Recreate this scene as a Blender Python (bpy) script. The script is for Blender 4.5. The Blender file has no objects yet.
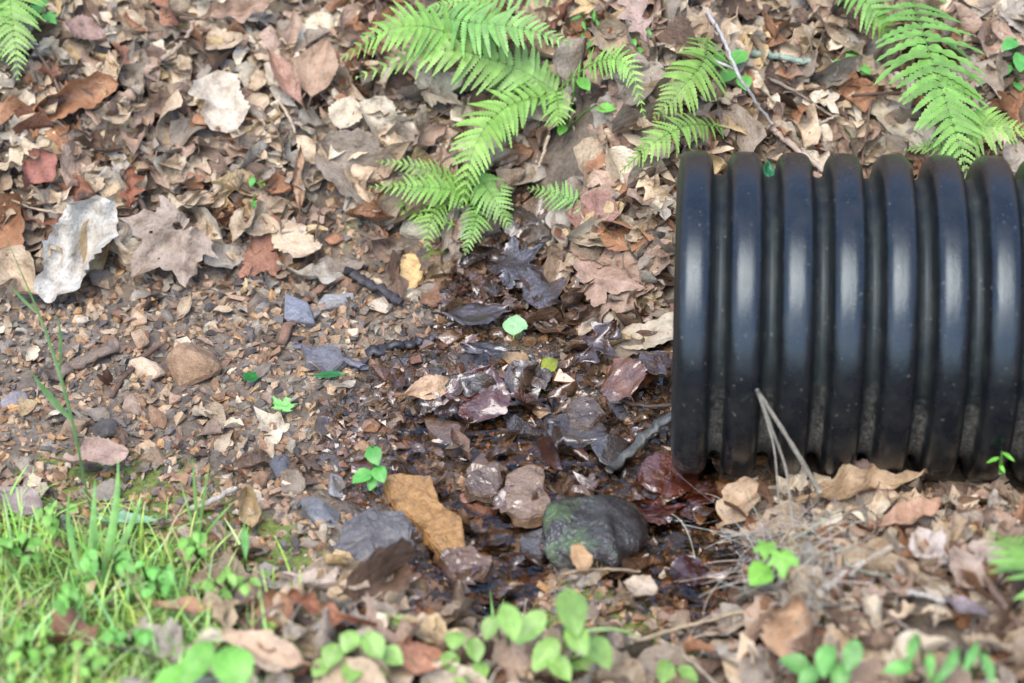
import bpy, bmesh, math, random
import numpy as np

# ------------------------------------------------------------------ scene, camera, light
SC = bpy.context.scene
COL = SC.collection
PITCH = math.radians(35.0)
DIST = 3.3
FPX = 722.0 * DIST
W, H = 1024, 683
FWD = np.array((0.0, math.cos(PITCH), -math.sin(PITCH)))
UP = np.array((0.0, math.sin(PITCH), math.cos(PITCH)))
RIGHT = np.array((1.0, 0.0, 0.0))
CAM = -DIST * FWD

cd = bpy.data.cameras.new("camera")
cam = bpy.data.objects.new("camera", cd)
COL.objects.link(cam)
cam.location = CAM
cam.rotation_euler = (math.pi / 2 - PITCH, 0, 0)
cd.lens = FPX * 36.0 / W
cd.sensor_width = 36.0
cd.clip_end = 500.0
cd.clip_start = 0.05
cd.dof.use_dof = True
cd.dof.focus_distance = 3.2
cd.dof.aperture_fstop = 2.8
SC.camera = cam

SUN_EL, SUN_AZ = math.radians(58), math.radians(200)     # azimuth clockwise from +Y (north)
world = bpy.data.worlds.new("World")
SC.world = world
world.use_nodes = True
wt = world.node_tree
sky = wt.nodes.new("ShaderNodeTexSky")
sky.sky_type = 'NISHITA'
sky.sun_disc = False
sky.sun_elevation = SUN_EL
sky.sun_rotation = SUN_AZ
sky.air_density = 1.0
sky.dust_density = 0.8
sky.ozone_density = 1.0
bg = wt.nodes["Background"]
bg.inputs["Strength"].default_value = 0.15
wt.links.new(sky.outputs[0], bg.inputs["Color"])

sl = bpy.data.lights.new("sun", 'SUN')
sl.energy = 1.4
sl.angle = math.radians(42)
sl.color = (1.0, 0.94, 0.84)
sun = bpy.data.objects.new("sun", sl)
COL.objects.link(sun)
from mathutils import Vector
sd = Vector((math.sin(SUN_AZ) * math.cos(SUN_EL), math.cos(SUN_AZ) * math.cos(SUN_EL), math.sin(SUN_EL)))
sun.rotation_euler = sd.to_track_quat('Z', 'Y').to_euler()

SC.view_settings.view_transform = 'Standard'
SC.view_settings.look = 'None'
SC.view_settings.gamma = 1.0
SC.view_settings.exposure = 2.02
SC.cycles.max_bounces = 8
SC.cycles.transparent_max_bounces = 12
SC.cycles.use_denoising = True

# ------------------------------------------------------------------ helpers
rng = np.random.default_rng(11)
random.seed(11)

def lin(c):
    c = np.asarray(c, float) / 255.0
    return np.where(c <= 0.04045, c / 12.92, ((c + 0.055) / 1.055) ** 2.4)

def hash2(ix, iy, seed):
    n = (ix.astype(np.int64) * 374761393 + iy.astype(np.int64) * 668265263 + seed * 982451653) & 0x7fffffff
    n = ((n ^ (n >> 13)) * 1274126177) & 0x7fffffff
    n = (n ^ (n >> 16)) & 0xffff
    return n / 65535.0

def vnoise(x, y, seed=0):
    x = np.asarray(x, float); y = np.asarray(y, float)
    ix = np.floor(x); iy = np.floor(y)
    fx = x - ix; fy = y - iy
    fx = fx * fx * (3 - 2 * fx); fy = fy * fy * (3 - 2 * fy)
    a = hash2(ix, iy, seed); b = hash2(ix + 1, iy, seed)
    c = hash2(ix, iy + 1, seed); d = hash2(ix + 1, iy + 1, seed)
    return (a + (b - a) * fx) * (1 - fy) + (c + (d - c) * fx) * fy - 0.5

def fbm(x, y, freq, octs=3, seed=0):
    s = 0; a = 1.0
    for o in range(octs):
        s = s + a * vnoise(np.asarray(x) * freq + 17.3 * o, np.asarray(y) * freq - 9.1 * o, seed + o)
        a *= 0.5; freq *= 2.1
    return s

def sstep(a, b, x):
    t = np.clip((np.asarray(x, float) - a) / (b - a), 0, 1)
    return t * t * (3 - 2 * t)

def ray(px, py):
    d = FWD + (px - W / 2) / FPX * RIGHT + (H / 2 - py) / FPX * UP
    return d / np.linalg.norm(d)

def flat(px, py, z=0.0):
    d = ray(px, py)
    return CAM + d * ((z - CAM[2]) / d[2])

# wet trickle and pools: (pixel, pixel, radius in pixels) -> plan position
WETP = [(520, 268, 50), (510, 325, 92), (440, 390, 85), (545, 420, 100), (560, 485, 110), (660, 500, 95), (705, 565, 62), (395, 470, 70), (470, 550, 85), (650, 420, 75), (350, 440, 45)]
POOLP = [(455, 450, 62), (560, 435, 70), (490, 545, 72), (600, 480, 66), (665, 515, 78), (702, 565, 46)]
WETW = [(flat(a, b)[0], flat(a, b)[1], r / 722.0) for a, b, r in WETP]
POOLW = [(flat(a, b)[0], flat(a, b)[1], r / 722.0) for a, b, r in POOLP]

def blob(x, y, lst, rough=0.35):
    n = fbm(x, y, 14.0, 2, 5) * rough
    m = np.full(np.shape(x), -9.0)
    for cx, cy, r in lst:
        m = np.maximum(m, 1.0 - np.hypot(x - cx, (y - cy) * 0.62) / r)
    return m + n

def wetness(x, y):
    return sstep(0.0, 0.35, blob(np.asarray(x, float), np.asarray(y, float), WETW))

def pool(x, y):
    return sstep(-0.05, 0.45, blob(np.asarray(x, float), np.asarray(y, float), POOLW))

XF = [-3, -0.7, -0.3, 0.0, 0.07, 0.13, 0.20, 0.40, 0.8, 3]
YF = [0.12, 0.11, 0.17, 0.14, 0.05, -0.05, -0.10, 0.0, 0.03, 0.03]
XN = [-3, -0.7, -0.45, -0.3, 0.0, 0.20, 0.27, 0.33, 0.8, 3]
YN = [-0.33, -0.34, -0.42, -0.50, -0.60, -0.64, -0.56, -0.38, -0.36, -0.36]

def far_toe(x):
    return np.interp(x, XF, YF)

def near_toe(x):
    return np.interp(x, XN, YN)

def soft(s, k=0.05):
    return 0.5 * (s + np.sqrt(s * s + k * k)) - k * 0.5 * np.exp(-np.clip(-s, 0, 9) * 20)

def ground(x, y):
    x = np.asarray(x, float); y = np.asarray(y, float)
    sf = soft(y - far_toe(x)); sn = soft(near_toe(x) - y)
    sf = np.maximum(sf, 0); sn = np.maximum(sn, 0)
    farz = 0.62 * np.minimum(sf, 9.0) + 0.12 * np.maximum(sf - 9.0, 0)
    nearz = 0.30 * np.minimum(sn, 1.0) + 0.08 * np.clip(sn - 1.0, 0, 3)
    z = farz + nearz
    near = np.exp(-(np.maximum(np.abs(x) - 1.2, 0) + np.maximum(np.abs(y) - 1.2, 0)))
    bank = np.clip((sf + sn) * 6, 0.12, 1)
    z = z + near * bank * (fbm(x, y, 4.0, 3, 1) * 0.055)
    z = z + near * (fbm(x, y, 26.0, 3, 2) * 0.010)
    z = z - 0.034 * pool(x, y)
    # road embankment that swallows the far end of the pipe
    z = z + sstep(1.02, 1.9, x) * 0.75 * np.exp(-((y + 0.2) / 2.5) ** 2)
    z = z + 0.9 * fbm(x, y, 0.35, 2, 7) * sstep(3, 9, np.hypot(x, y))
    return z

def gnormal(x, y, e=0.02):
    dx = (ground(x + e, y) - ground(x - e, y)) / (2 * e)
    dy = (ground(x, y + e) - ground(x, y - e)) / (2 * e)
    n = np.stack([-dx, -dy, np.ones_like(dx)], -1)
    return n / np.linalg.norm(n, axis=-1, keepdims=True)

TS = np.linspace(2.0, 6.0, 900)
def at(px, py, h=0.0):
    """World point h above the ground that the photograph shows at this pixel."""
    P = CAM + TS[:, None] * ray(px, py)
    g = ground(P[:, 0], P[:, 1]) + h
    k = int(np.argmax(P[:, 2] < g))
    if k == 0: k = len(TS) - 1
    a, b = P[k - 1, 2] - g[k - 1], P[k, 2] - g[k]
    t = a / (a - b) if a != b else 0
    p = P[k - 1] + (P[k] - P[k - 1]) * t
    return p

def to_px(p):
    d = np.asarray(p) - CAM
    f = d @ FWD
    return W / 2 + FPX * (d @ RIGHT) / f, H / 2 - FPX * (d @ UP) / f

def at_y(px, py, y):
    """World point with this y that the photograph shows at this pixel."""
    d = ray(px, py)
    return CAM + d * ((y - CAM[1]) / d[1])

class MB:
    """collects geometry with a colour (alpha = wetness) and a uv per vertex"""
    def __init__(self):
        self.v, self.f, self.c, self.u, self.n = [], [], [], [], 0
    def add(self, v, f, c, uv=None):
        v = np.asarray(v, float); k = len(v)
        c = np.asarray(c, float)
        if c.ndim == 1:
            c = np.tile(np.append(c, 0.0) if len(c) == 3 else c, (k, 1))
        self.v.append(v); self.c.append(c)
        self.u.append(np.zeros((k, 2)) if uv is None else uv)
        f = np.asarray(f)
        if f.ndim == 2: self.f.append(f + self.n)
        self.n += k
    def build(self, name, mat, parent=None, smooth=True, origin=None, loc_to=True):
        v = np.concatenate(self.v); c = np.concatenate(self.c); u = np.concatenate(self.u)
        off = np.zeros(3) if origin is None else np.asarray(origin, float)
        v = v - off
        fl = [a for a in self.f]
        me = bpy.data.meshes.new(name)
        nf = sum(len(a) for a in fl)
        loops = np.concatenate([a.ravel() for a in fl]).astype(np.int32)
        tot = np.concatenate([np.full(len(a), a.shape[1]) for a in fl]).astype(np.int32)
        start = np.concatenate([[0], np.cumsum(tot)[:-1]]).astype(np.int32)
        me.vertices.add(len(v)); me.vertices.foreach_set("co", v.astype(np.float32).ravel())
        me.loops.add(len(loops)); me.loops.foreach_set("vertex_index", loops)
        me.polygons.add(nf); me.polygons.foreach_set("loop_start", start)
        me.polygons.foreach_set("loop_total", tot)
        me.polygons.foreach_set("use_smooth", np.full(nf, smooth))
        me.update(calc_edges=True)
        ca = me.color_attributes.new("Col", 'FLOAT_COLOR', 'POINT')
        ca.data.foreach_set("color", c.astype(np.float32).ravel())
        ul = me.uv_layers.new(name="UVMap")
        ul.data.foreach_set("uv", u[loops].astype(np.float32).ravel())
        me.validate()
        me.materials.append(mat)
        o = bpy.data.objects.new(name, me)
        COL.objects.link(o)
        if parent is not None:
            o.parent = parent
            if loc_to: o.location = off - np.array(parent.location)
        else:
            o.location = off
        return o

def tag(o, label=None, cat=None, group=None, kind=None):
    if label: o["label"] = label
    if cat: o["category"] = cat
    if group: o["group"] = group
    if kind: o["kind"] = kind
    return o

def empty(name, loc):
    o = bpy.data.objects.new(name, None)
    COL.objects.link(o)
    o.location = loc
    o.empty_display_size = 0.02
    return o

_gf = {}
def gridfaces(nu, nv, wrap=False):
    key = (nu, nv, wrap)
    if key not in _gf:
        f = []
        for i in range(nu - 1):
            for j in range(nv if wrap else nv - 1):
                j2 = (j + 1) % nv
                f.append((i * nv + j, (i + 1) * nv + j, (i + 1) * nv + j2, i * nv + j2))
        _gf[key] = np.array(f)
    return _gf[key]

def bez(P, n):
    P = [np.asarray(p, float) for p in P]
    t = np.linspace(0, 1, n)[:, None]
    if len(P) == 2: return P[0] * (1 - t) + P[1] * t
    if len(P) == 3: return P[0] * (1 - t) ** 2 + 2 * P[1] * t * (1 - t) + P[2] * t * t
    # Catmull-Rom through all points
    Q = [2 * P[0] - P[1]] + P + [2 * P[-1] - P[-2]]
    out = []
    m = len(P) - 1
    for k in range(n):
        s = k / (n - 1) * m; i = min(int(s), m - 1); u = s - i
        a, b, c, d = Q[i], Q[i + 1], Q[i + 2], Q[i + 3]
        out.append(0.5 * ((2 * b) + (c - a) * u + (2 * a - 5 * b + 4 * c - d) * u * u + (3 * b - a - 3 * c + d) * u ** 3))
    return np.array(out)

def tube(mb, pts, r0, r1, col, seg=7, knobs=0.0, wet=0.0, flatten=1.0):
    pts = np.asarray(pts); n = len(pts)
    tg = np.gradient(pts, axis=0); tg /= np.linalg.norm(tg, axis=1, keepdims=True) + 1e-9
    ref = np.array((0.13, 0.21, 0.97))
    a = np.cross(tg, ref); a /= np.linalg.norm(a, axis=1, keepdims=True) + 1e-9
    b = np.cross(a, tg)
    r = np.linspace(r0, r1, n) * (1 + knobs * rng.uniform(-1, 1, n))
    ph = np.linspace(0, 2 * math.pi, seg, endpoint=False)
    v = pts[:, None] + r[:, None, None] * (a[:, None] * np.cos(ph)[None, :, None] + flatten * b[:, None] * np.sin(ph)[None, :, None])
    v = v + (r[:, None, None] * knobs * 0.6) * rng.uniform(-1, 1, (n, seg, 1)) * (a[:, None] * np.cos(ph)[None, :, None] + b[:, None] * np.sin(ph)[None, :, None])
    c = np.append(np.asarray(col, float), wet)
    cc = np.tile(c, (n * seg, 1)); cc[:, :3] *= rng.uniform(0.85, 1.15, (n * seg, 1))
    uv = np.stack([np.repeat(np.linspace(0, 1, n), seg), np.tile(np.linspace(0, 1, seg), n)], 1)
    v = v.reshape(-1, 3)
    v = np.concatenate([v, pts[:1], pts[-1:]]); cc = np.concatenate([cc, cc[:1], cc[-1:]]); uv = np.concatenate([uv, uv[:1], uv[-1:]])
    base = mb.n
    mb.add(v, gridfaces(n, seg, True), cc, uv)
    k0 = n * seg
    cap = [(k0, (j + 1) % seg, j) for j in range(seg)] + [(k0 + 1, (n - 1) * seg + j, (n - 1) * seg + (j + 1) % seg) for j in range(seg)]
    mb.f.append(np.array(cap) + base)

# ------------------------------------------------------------------ materials
def newmat(name):
    m = bpy.data.materials.new(name); m.use_nodes = True
    nt = m.node_tree
    for n in list(nt.nodes): nt.nodes.remove(n)
    out = nt.nodes.new("ShaderNodeOutputMaterial")
    p = nt.nodes.new("ShaderNodeBsdfPrincipled")
    nt.links.new(p.outputs[0], out.inputs[0])
    return m, nt, p, out

def node(nt, typ, **kw):
    n = nt.nodes.new(typ)
    for k, v in kw.items():
        if k in n.inputs.keys(): n.inputs[k].default_value = v
        else: setattr(n, k, v)
    return n

def math_n(nt, op, a, b=None, c=None, clamp=False):
    n = nt.nodes.new("ShaderNodeMath"); n.operation = op; n.use_clamp = clamp
    for i, x in enumerate((a, b, c)):
        if x is None: continue
        if isinstance(x, (int, float)): n.inputs[i].default_value = x
        else: nt.links.new(x, n.inputs[i])
    return n.outputs[0]

def mixc(nt, fac, a, b, blend='MIX'):
    n = nt.nodes.new("ShaderNodeMix"); n.data_type = 'RGBA'; n.blend_type = blend
    for i, x in ((0, fac), (6, a), (7, b)):
        if isinstance(x, (int, float)): n.inputs[i].default_value = x
        elif isinstance(x, (tuple, list, np.ndarray)): n.inputs[i].default_value = (*[float(q) for q in x[:3]], 1)
        else: nt.links.new(x, n.inputs[i])
    return n.outputs[2]

def ramp(nt, fac, stops):
    n = nt.nodes.new("ShaderNodeValToRGB")
    e = n.color_ramp.elements
    while len(e) < len(stops): e.new(0.5)
    for el, (p, c) in zip(e, stops):
        el.position = p
        el.color = (c, c, c, 1) if isinstance(c, (int, float)) else (*[float(q) for q in c[:3]], 1)
    nt.links.new(fac, n.inputs[0])
    return n.outputs[0]

def noise(nt, vec, scale, detail=3, rough=0.55):
    n = node(nt, "ShaderNodeTexNoise", Scale=scale, Detail=detail, Roughness=rough)
    nt.links.new(vec, n.inputs["Vector"])
    return n.outputs["Fac"]

def bump(nt, p, h, strength, dist):
    b = node(nt, "ShaderNodeBump", Strength=strength, Distance=dist)
    nt.links.new(h, b.inputs["Height"]); nt.links.new(b.outputs[0], p.inputs["Normal"])

def leaf_material(name, dry_rough=0.6, trans=0.18, vein_light=1.25, blotch=0.55, nveins=9.0):
    m, nt, p, out = newmat(name)
    L = nt.links
    at_ = node(nt, "ShaderNodeVertexColor", layer_name="Col")
    pos = node(nt, "ShaderNodeNewGeometry").outputs["Position"]
    uv = node(nt, "ShaderNodeTexCoord").outputs["UV"]
    sx = node(nt, "ShaderNodeSeparateXYZ"); L.new(uv, sx.inputs[0])
    u, v = sx.outputs[0], sx.outputs[1]
    av = math_n(nt, 'ABSOLUTE', v)
    mid = math_n(nt, 'LESS_THAN', av, 0.045)
    w = math_n(nt, 'SUBTRACT', u, math_n(nt, 'MULTIPLY', av, 0.22))
    fr = math_n(nt, 'FRACT', math_n(nt, 'MULTIPLY', w, nveins))
    side = math_n(nt, 'LESS_THAN', math_n(nt, 'ABSOLUTE', math_n(nt, 'SUBTRACT', fr, 0.5)), 0.045)
    veins = math_n(nt, 'MAXIMUM', mid, math_n(nt, 'MULTIPLY', side, 0.5))
    n1 = noise(nt, pos, 45, 4, 0.6); n2 = noise(nt, pos, 260, 3, 0.6)
    b1 = ramp(nt, n1, [(0.28, (0.46, 0.40, 0.35)), (0.46, (0.84, 0.80, 0.75)), (0.68, (1.1, 1.1, 1.1))])
    c = mixc(nt, 1.0, at_.outputs["Color"], b1, 'MULTIPLY')
    nb = noise(nt, pos, 105, 4, 0.65)
    sp = ramp(nt, n2, [(0.32, 0.35), (0.42, 1.0)])
    c = mixc(nt, 0.6, c, sp, 'MULTIPLY')
    c = mixc(nt, math_n(nt, 'MULTIPLY', veins, 0.55), c, mixc(nt, 1.0, c, (vein_light,) * 3, 'MULTIPLY'))
    wet = at_.outputs["Alpha"]
    c = mixc(nt, wet, c, mixc(nt, 1.0, c, (0.50, 0.42, 0.38), 'MULTIPLY'))
    L.new(c, p.inputs["Base Color"])
    r = math_n(nt, 'SUBTRACT', dry_rough, math_n(nt, 'MULTIPLY', wet, dry_rough - 0.16))
    L.new(r, p.inputs["Roughness"])
    cb = node(nt, "ShaderNodeBump", Strength=0.5, Distance=0.004); L.new(noise(nt, pos, 190, 2), cb.inputs["Height"]); cb.inputs["Distance"].default_value = 0.0016; L.new(cb.outputs[0], p.inputs["Coat Normal"])
    L.new(ramp(nt, wet, [(0.35, 0.0), (0.75, 1.0)]), p.inputs["Coat Weight"]); p.inputs["Coat Roughness"].default_value = 0.05
    hgt = math_n(nt, 'ADD', math_n(nt, 'ADD', math_n(nt, 'MULTIPLY', veins, 0.35), math_n(nt, 'MULTIPLY', n2, 0.4)), math_n(nt, 'MULTIPLY', nb, 2.2))
    bump(nt, p, hgt, 0.8, 0.0028)
    tr = nt.nodes.new("ShaderNodeBsdfTranslucent"); L.new(c, tr.inputs[0])
    mx = nt.nodes.new("ShaderNodeMixShader"); L.new(math_n(nt, 'MULTIPLY', math_n(nt, 'SUBTRACT', 1.0, wet), trans), mx.inputs[0])
    L.new(p.outputs[0], mx.inputs[1]); L.new(tr.outputs[0], mx.inputs[2]); L.new(mx.outputs[0], out.inputs[0])
    return m

def green_material(name, trans=0.35, rough=0.45, veins=True):
    m, nt, p, out = newmat(name)
    L = nt.links
    at_ = node(nt, "ShaderNodeVertexColor", layer_name="Col")
    pos = node(nt, "ShaderNodeNewGeometry").outputs["Position"]
    n1 = noise(nt, pos, 70, 3)
    c = mixc(nt, 1.0, at_.outputs["Color"], ramp(nt, n1, [(0.3, 0.70), (0.7, 1.14)]), 'MULTIPLY')
    uv = node(nt, "ShaderNodeTexCoord").outputs["UV"]
    sx = node(nt, "ShaderNodeSeparateXYZ"); L.new(uv, sx.inputs[0])
    av = math_n(nt, 'ABSOLUTE', sx.outputs[1])
    fr = math_n(nt, 'FRACT', math_n(nt, 'MULTIPLY', math_n(nt, 'SUBTRACT', sx.outputs[0], math_n(nt, 'MULTIPLY', av, 0.25)), 7.0))
    vn = math_n(nt, 'MAXIMUM', math_n(nt, 'LESS_THAN', av, 0.06), math_n(nt, 'MULTIPLY', math_n(nt, 'LESS_THAN', fr, 0.10), 0.6))
    c = mixc(nt, math_n(nt, 'MULTIPLY', vn, 0.5 if veins else 0.0), c, mixc(nt, 1.0, c, (1.5, 1.35, 1.6), 'MULTIPLY'))
    sp = noise(nt, pos, 330, 2)
    c = mixc(nt, ramp(nt, sp, [(0.70, 0.0), (0.76, 0.6)]), c, (0.16, 0.13, 0.06))
    L.new(c, p.inputs["Base Color"]); p.inputs["Roughness"].default_value = rough
    bump(nt, p, noise(nt, pos, 500, 2), 0.25, 0.001)
    tr = nt.nodes.new("ShaderNodeBsdfTranslucent"); L.new(mixc(nt, 1.0, c, (1.1, 1.15, 0.6), 'MULTIPLY'), tr.inputs[0])
    mx = nt.nodes.new("ShaderNodeMixShader"); mx.inputs[0].default_value = trans
    L.new(p.outputs[0], mx.inputs[1]); L.new(tr.outputs[0], mx.inputs[2]); L.new(mx.outputs[0], out.inputs[0])
    return m

def stone_material(name, moss=False):
    m, nt, p, out = newmat(name)
    L = nt.links
    at_ = node(nt, "ShaderNodeVertexColor", layer_name="Col")
    g = node(nt, "ShaderNodeNewGeometry")
    pos = g.outputs["Position"]
    n1 = noise(nt, pos, 60, 5, 0.65); n2 = noise(nt, pos, 420, 3, 0.6)
    c = mixc(nt, 1.0, at_.outputs["Color"], ramp(nt, n1, [(0.25, (0.42, 0.36, 0.30)), (0.5, (0.95, 0.92, 0.9)), (0.75, (1.3, 1.3, 1.3))]), 'MULTIPLY')
    c = mixc(nt, 0.8, c, ramp(nt, n2, [(0.3, 0.6), (0.65, 1.15)]), 'MULTIPLY')
    wet = at_.outputs["Alpha"]
    c = mixc(nt, wet, c, mixc(nt, 1.0, c, (0.46, 0.40, 0.34), 'MULTIPLY'))
    r = math_n(nt, 'SUBTRACT', 0.82, math_n(nt, 'MULTIPLY', wet, 0.70))
    cb = node(nt, "ShaderNodeBump", Strength=0.5, Distance=0.004); L.new(noise(nt, pos, 90, 2), cb.inputs["Height"]); L.new(cb.outputs[0], p.inputs["Coat Normal"])
    L.new(ramp(nt, wet, [(0.35, 0.0), (0.75, 1.0)]), p.inputs["Coat Weight"]); p.inputs["Coat Roughness"].default_value = 0.05
    if moss:
        p.inputs['Coat Weight'].links[0].from_node.color_ramp.elements[1].color = (0.75, 0.75, 0.75, 1); cb.inputs['Strength'].default_value = 1.0; cb.inputs['Distance'].default_value = 0.006; cb.inputs['Height'].links[0].from_node.inputs['Scale'].default_value = 150
        sx = node(nt, "ShaderNodeSeparateXYZ"); L.new(g.outputs["Normal"], sx.inputs[0])
        mm = noise(nt, pos, 16, 3)
        fac = ramp(nt, math_n(nt, 'ADD', mm, math_n(nt, 'MULTIPLY', sx.outputs[2], 0.1)), [(0.60, 0.0), (0.74, 1.0)])
        c = mixc(nt, math_n(nt, 'MULTIPLY', fac, 0.85), c, (0.050, 0.090, 0.016))
        r = math_n(nt, 'MAXIMUM', r, math_n(nt, 'MULTIPLY', fac, 0.8))
    L.new(c, p.inputs["Base Color"]); L.new(r, p.inputs["Roughness"])
    hgt = math_n(nt, 'ADD', n1, math_n(nt, 'MULTIPLY', n2, 0.35))
    bump(nt, p, hgt, 0.9, 0.010 if moss else 0.005)
    return m

def wood_material(name):
    m, nt, p, out = newmat(name)
    L = nt.links
    at_ = node(nt, "ShaderNodeVertexColor", layer_name="Col")
    tc = node(nt, "ShaderNodeTexCoord").outputs["UV"]
    mp = node(nt, "ShaderNodeMapping"); mp.inputs["Scale"].default_value = (6, 30, 1); L.new(tc, mp.inputs[0])
    pos = node(nt, "ShaderNodeNewGeometry").outputs["Position"]
    n1 = noise(nt, mp.outputs[0], 1.0, 4); n2 = noise(nt, pos, 220, 3)
    c = mixc(nt, 1.0, at_.outputs["Color"], ramp(nt, n1, [(0.3, 0.55), (0.7, 1.15)]), 'MULTIPLY')
    c = mixc(nt, 0.5, c, ramp(nt, n2, [(0.35, 0.5), (0.6, 1.1)]), 'MULTIPLY')
    wet = at_.outputs["Alpha"]
    c = mixc(nt, wet, c, mixc(nt, 1.0, c, (0.45, 0.42, 0.4), 'MULTIPLY'))
    L.new(c, p.inputs["Base Color"])
    L.new(math_n(nt, 'SUBTRACT', 0.8, math_n(nt, 'MULTIPLY', wet, 0.6)), p.inputs["Roughness"])
    bump(nt, p, math_n(nt, 'ADD', n1, n2), 0.5, 0.002)
    return m

def ground_material():
    m, nt, p, out = newmat("soil")
    L = nt.links
    at_ = node(nt, "ShaderNodeVertexColor", layer_name="Col")      # r: wet, g: moss, b: far leaf cover
    s = node(nt, "ShaderNodeSeparateColor"); L.new(at_.outputs["Color"], s.inputs[0])
    pos = node(nt, "ShaderNodeNewGeometry").outputs["Position"]
    n1 = noise(nt, pos, 12, 5, 0.65); n2 = noise(nt, pos, 140, 4, 0.65); n3 = noise(nt, pos, 700, 2)
    soil = mixc(nt, ramp(nt, n1, [(0.35, 0.0), (0.7, 1.0)]), (0.085, 0.062, 0.044), (0.20, 0.155, 0.115))
    soil = mixc(nt, 0.8, soil, ramp(nt, n2, [(0.3, 0.5), (0.7, 1.35)]), 'MULTIPLY')
    vor = node(nt, "ShaderNodeTexVoronoi", Scale=22.0); L.new(pos, vor.inputs["Vector"])
    vs = node(nt, "ShaderNodeSeparateColor"); L.new(vor.outputs["Color"], vs.inputs[0])
    leafc = ramp(nt, vs.outputs[0], [(0.0, (0.09, 0.05, 0.03)), (0.4, (0.22, 0.14, 0.09)), (0.75, (0.30, 0.21, 0.15)), (1.0, (0.45, 0.36, 0.27))])
    c = mixc(nt, s.outputs[2], soil, leafc)
    cb = node(nt, "ShaderNodeBump", Strength=0.5, Distance=0.004); L.new(noise(nt, pos, 110, 2), cb.inputs["Height"]); L.new(cb.outputs[0], p.inputs["Coat Normal"])
    L.new(ramp(nt, s.outputs[0], [(0.35, 0.0), (0.75, 1.0)]), p.inputs["Coat Weight"]); p.inputs["Coat Roughness"].default_value = 0.05
    mossc = mixc(nt, ramp(nt, n2, [(0.3, 0.0), (0.7, 1.0)]), (0.045, 0.070, 0.012), (0.17, 0.20, 0.04))
    mf = ramp(nt, math_n(nt, 'ADD', math_n(nt, 'MULTIPLY', s.outputs[1], 0.7), math_n(nt, 'MULTIPLY', n1, 0.5)), [(0.42, 0.0), (0.6, 1.0)])
    c = mixc(nt, mf, c, mossc)
    c = mixc(nt, s.outputs[0], c, mixc(nt, 1.0, c, (0.40, 0.34, 0.30), 'MULTIPLY'))
    L.new(c, p.inputs["Base Color"])
    L.new(math_n(nt, 'SUBTRACT', 0.9, math_n(nt, 'MULTIPLY', s.outputs[0], 0.68)), p.inputs["Roughness"])
    bump(nt, p, math_n(nt, 'ADD', n2, math_n(nt, 'MULTIPLY', n3, 0.4)), 0.8, 0.006)
    return m

def water_material():
    m, nt, p, out = newmat("shallow_water")
    nt.nodes.remove(p)
    L = nt.links
    pos = node(nt, "ShaderNodeNewGeometry").outputs["Position"]
    mp = node(nt, "ShaderNodeMapping"); mp.inputs["Scale"].default_value = (1, 1.6, 0.3); mp.inputs['Rotation'].default_value = (0, 0, 0.5); L.new(pos, mp.inputs[0])
    n = noise(nt, mp.outputs[0], 24, 2, 0.4)
    b = node(nt, "ShaderNodeBump", Strength=0.8, Distance=0.022); L.new(n, b.inputs["Height"])
    tr = nt.nodes.new("ShaderNodeBsdfTransparent"); tr.inputs[0].default_value = (0.93, 0.87, 0.78, 1)
    gl = node(nt, "ShaderNodeBsdfGlossy", Roughness=0.04); L.new(b.outputs[0], gl.inputs["Normal"])
    fr = node(nt, "ShaderNodeFresnel", IOR=1.5); L.new(b.outputs[0], fr.inputs["Normal"])
    mx = nt.nodes.new("ShaderNodeMixShader")
    L.new(fr.outputs[0], mx.inputs[0]); L.new(tr.outputs[0], mx.inputs[1]); L.new(gl.outputs[0], mx.inputs[2])
    L.new(mx.outputs[0], out.inputs[0])
    return m

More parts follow.
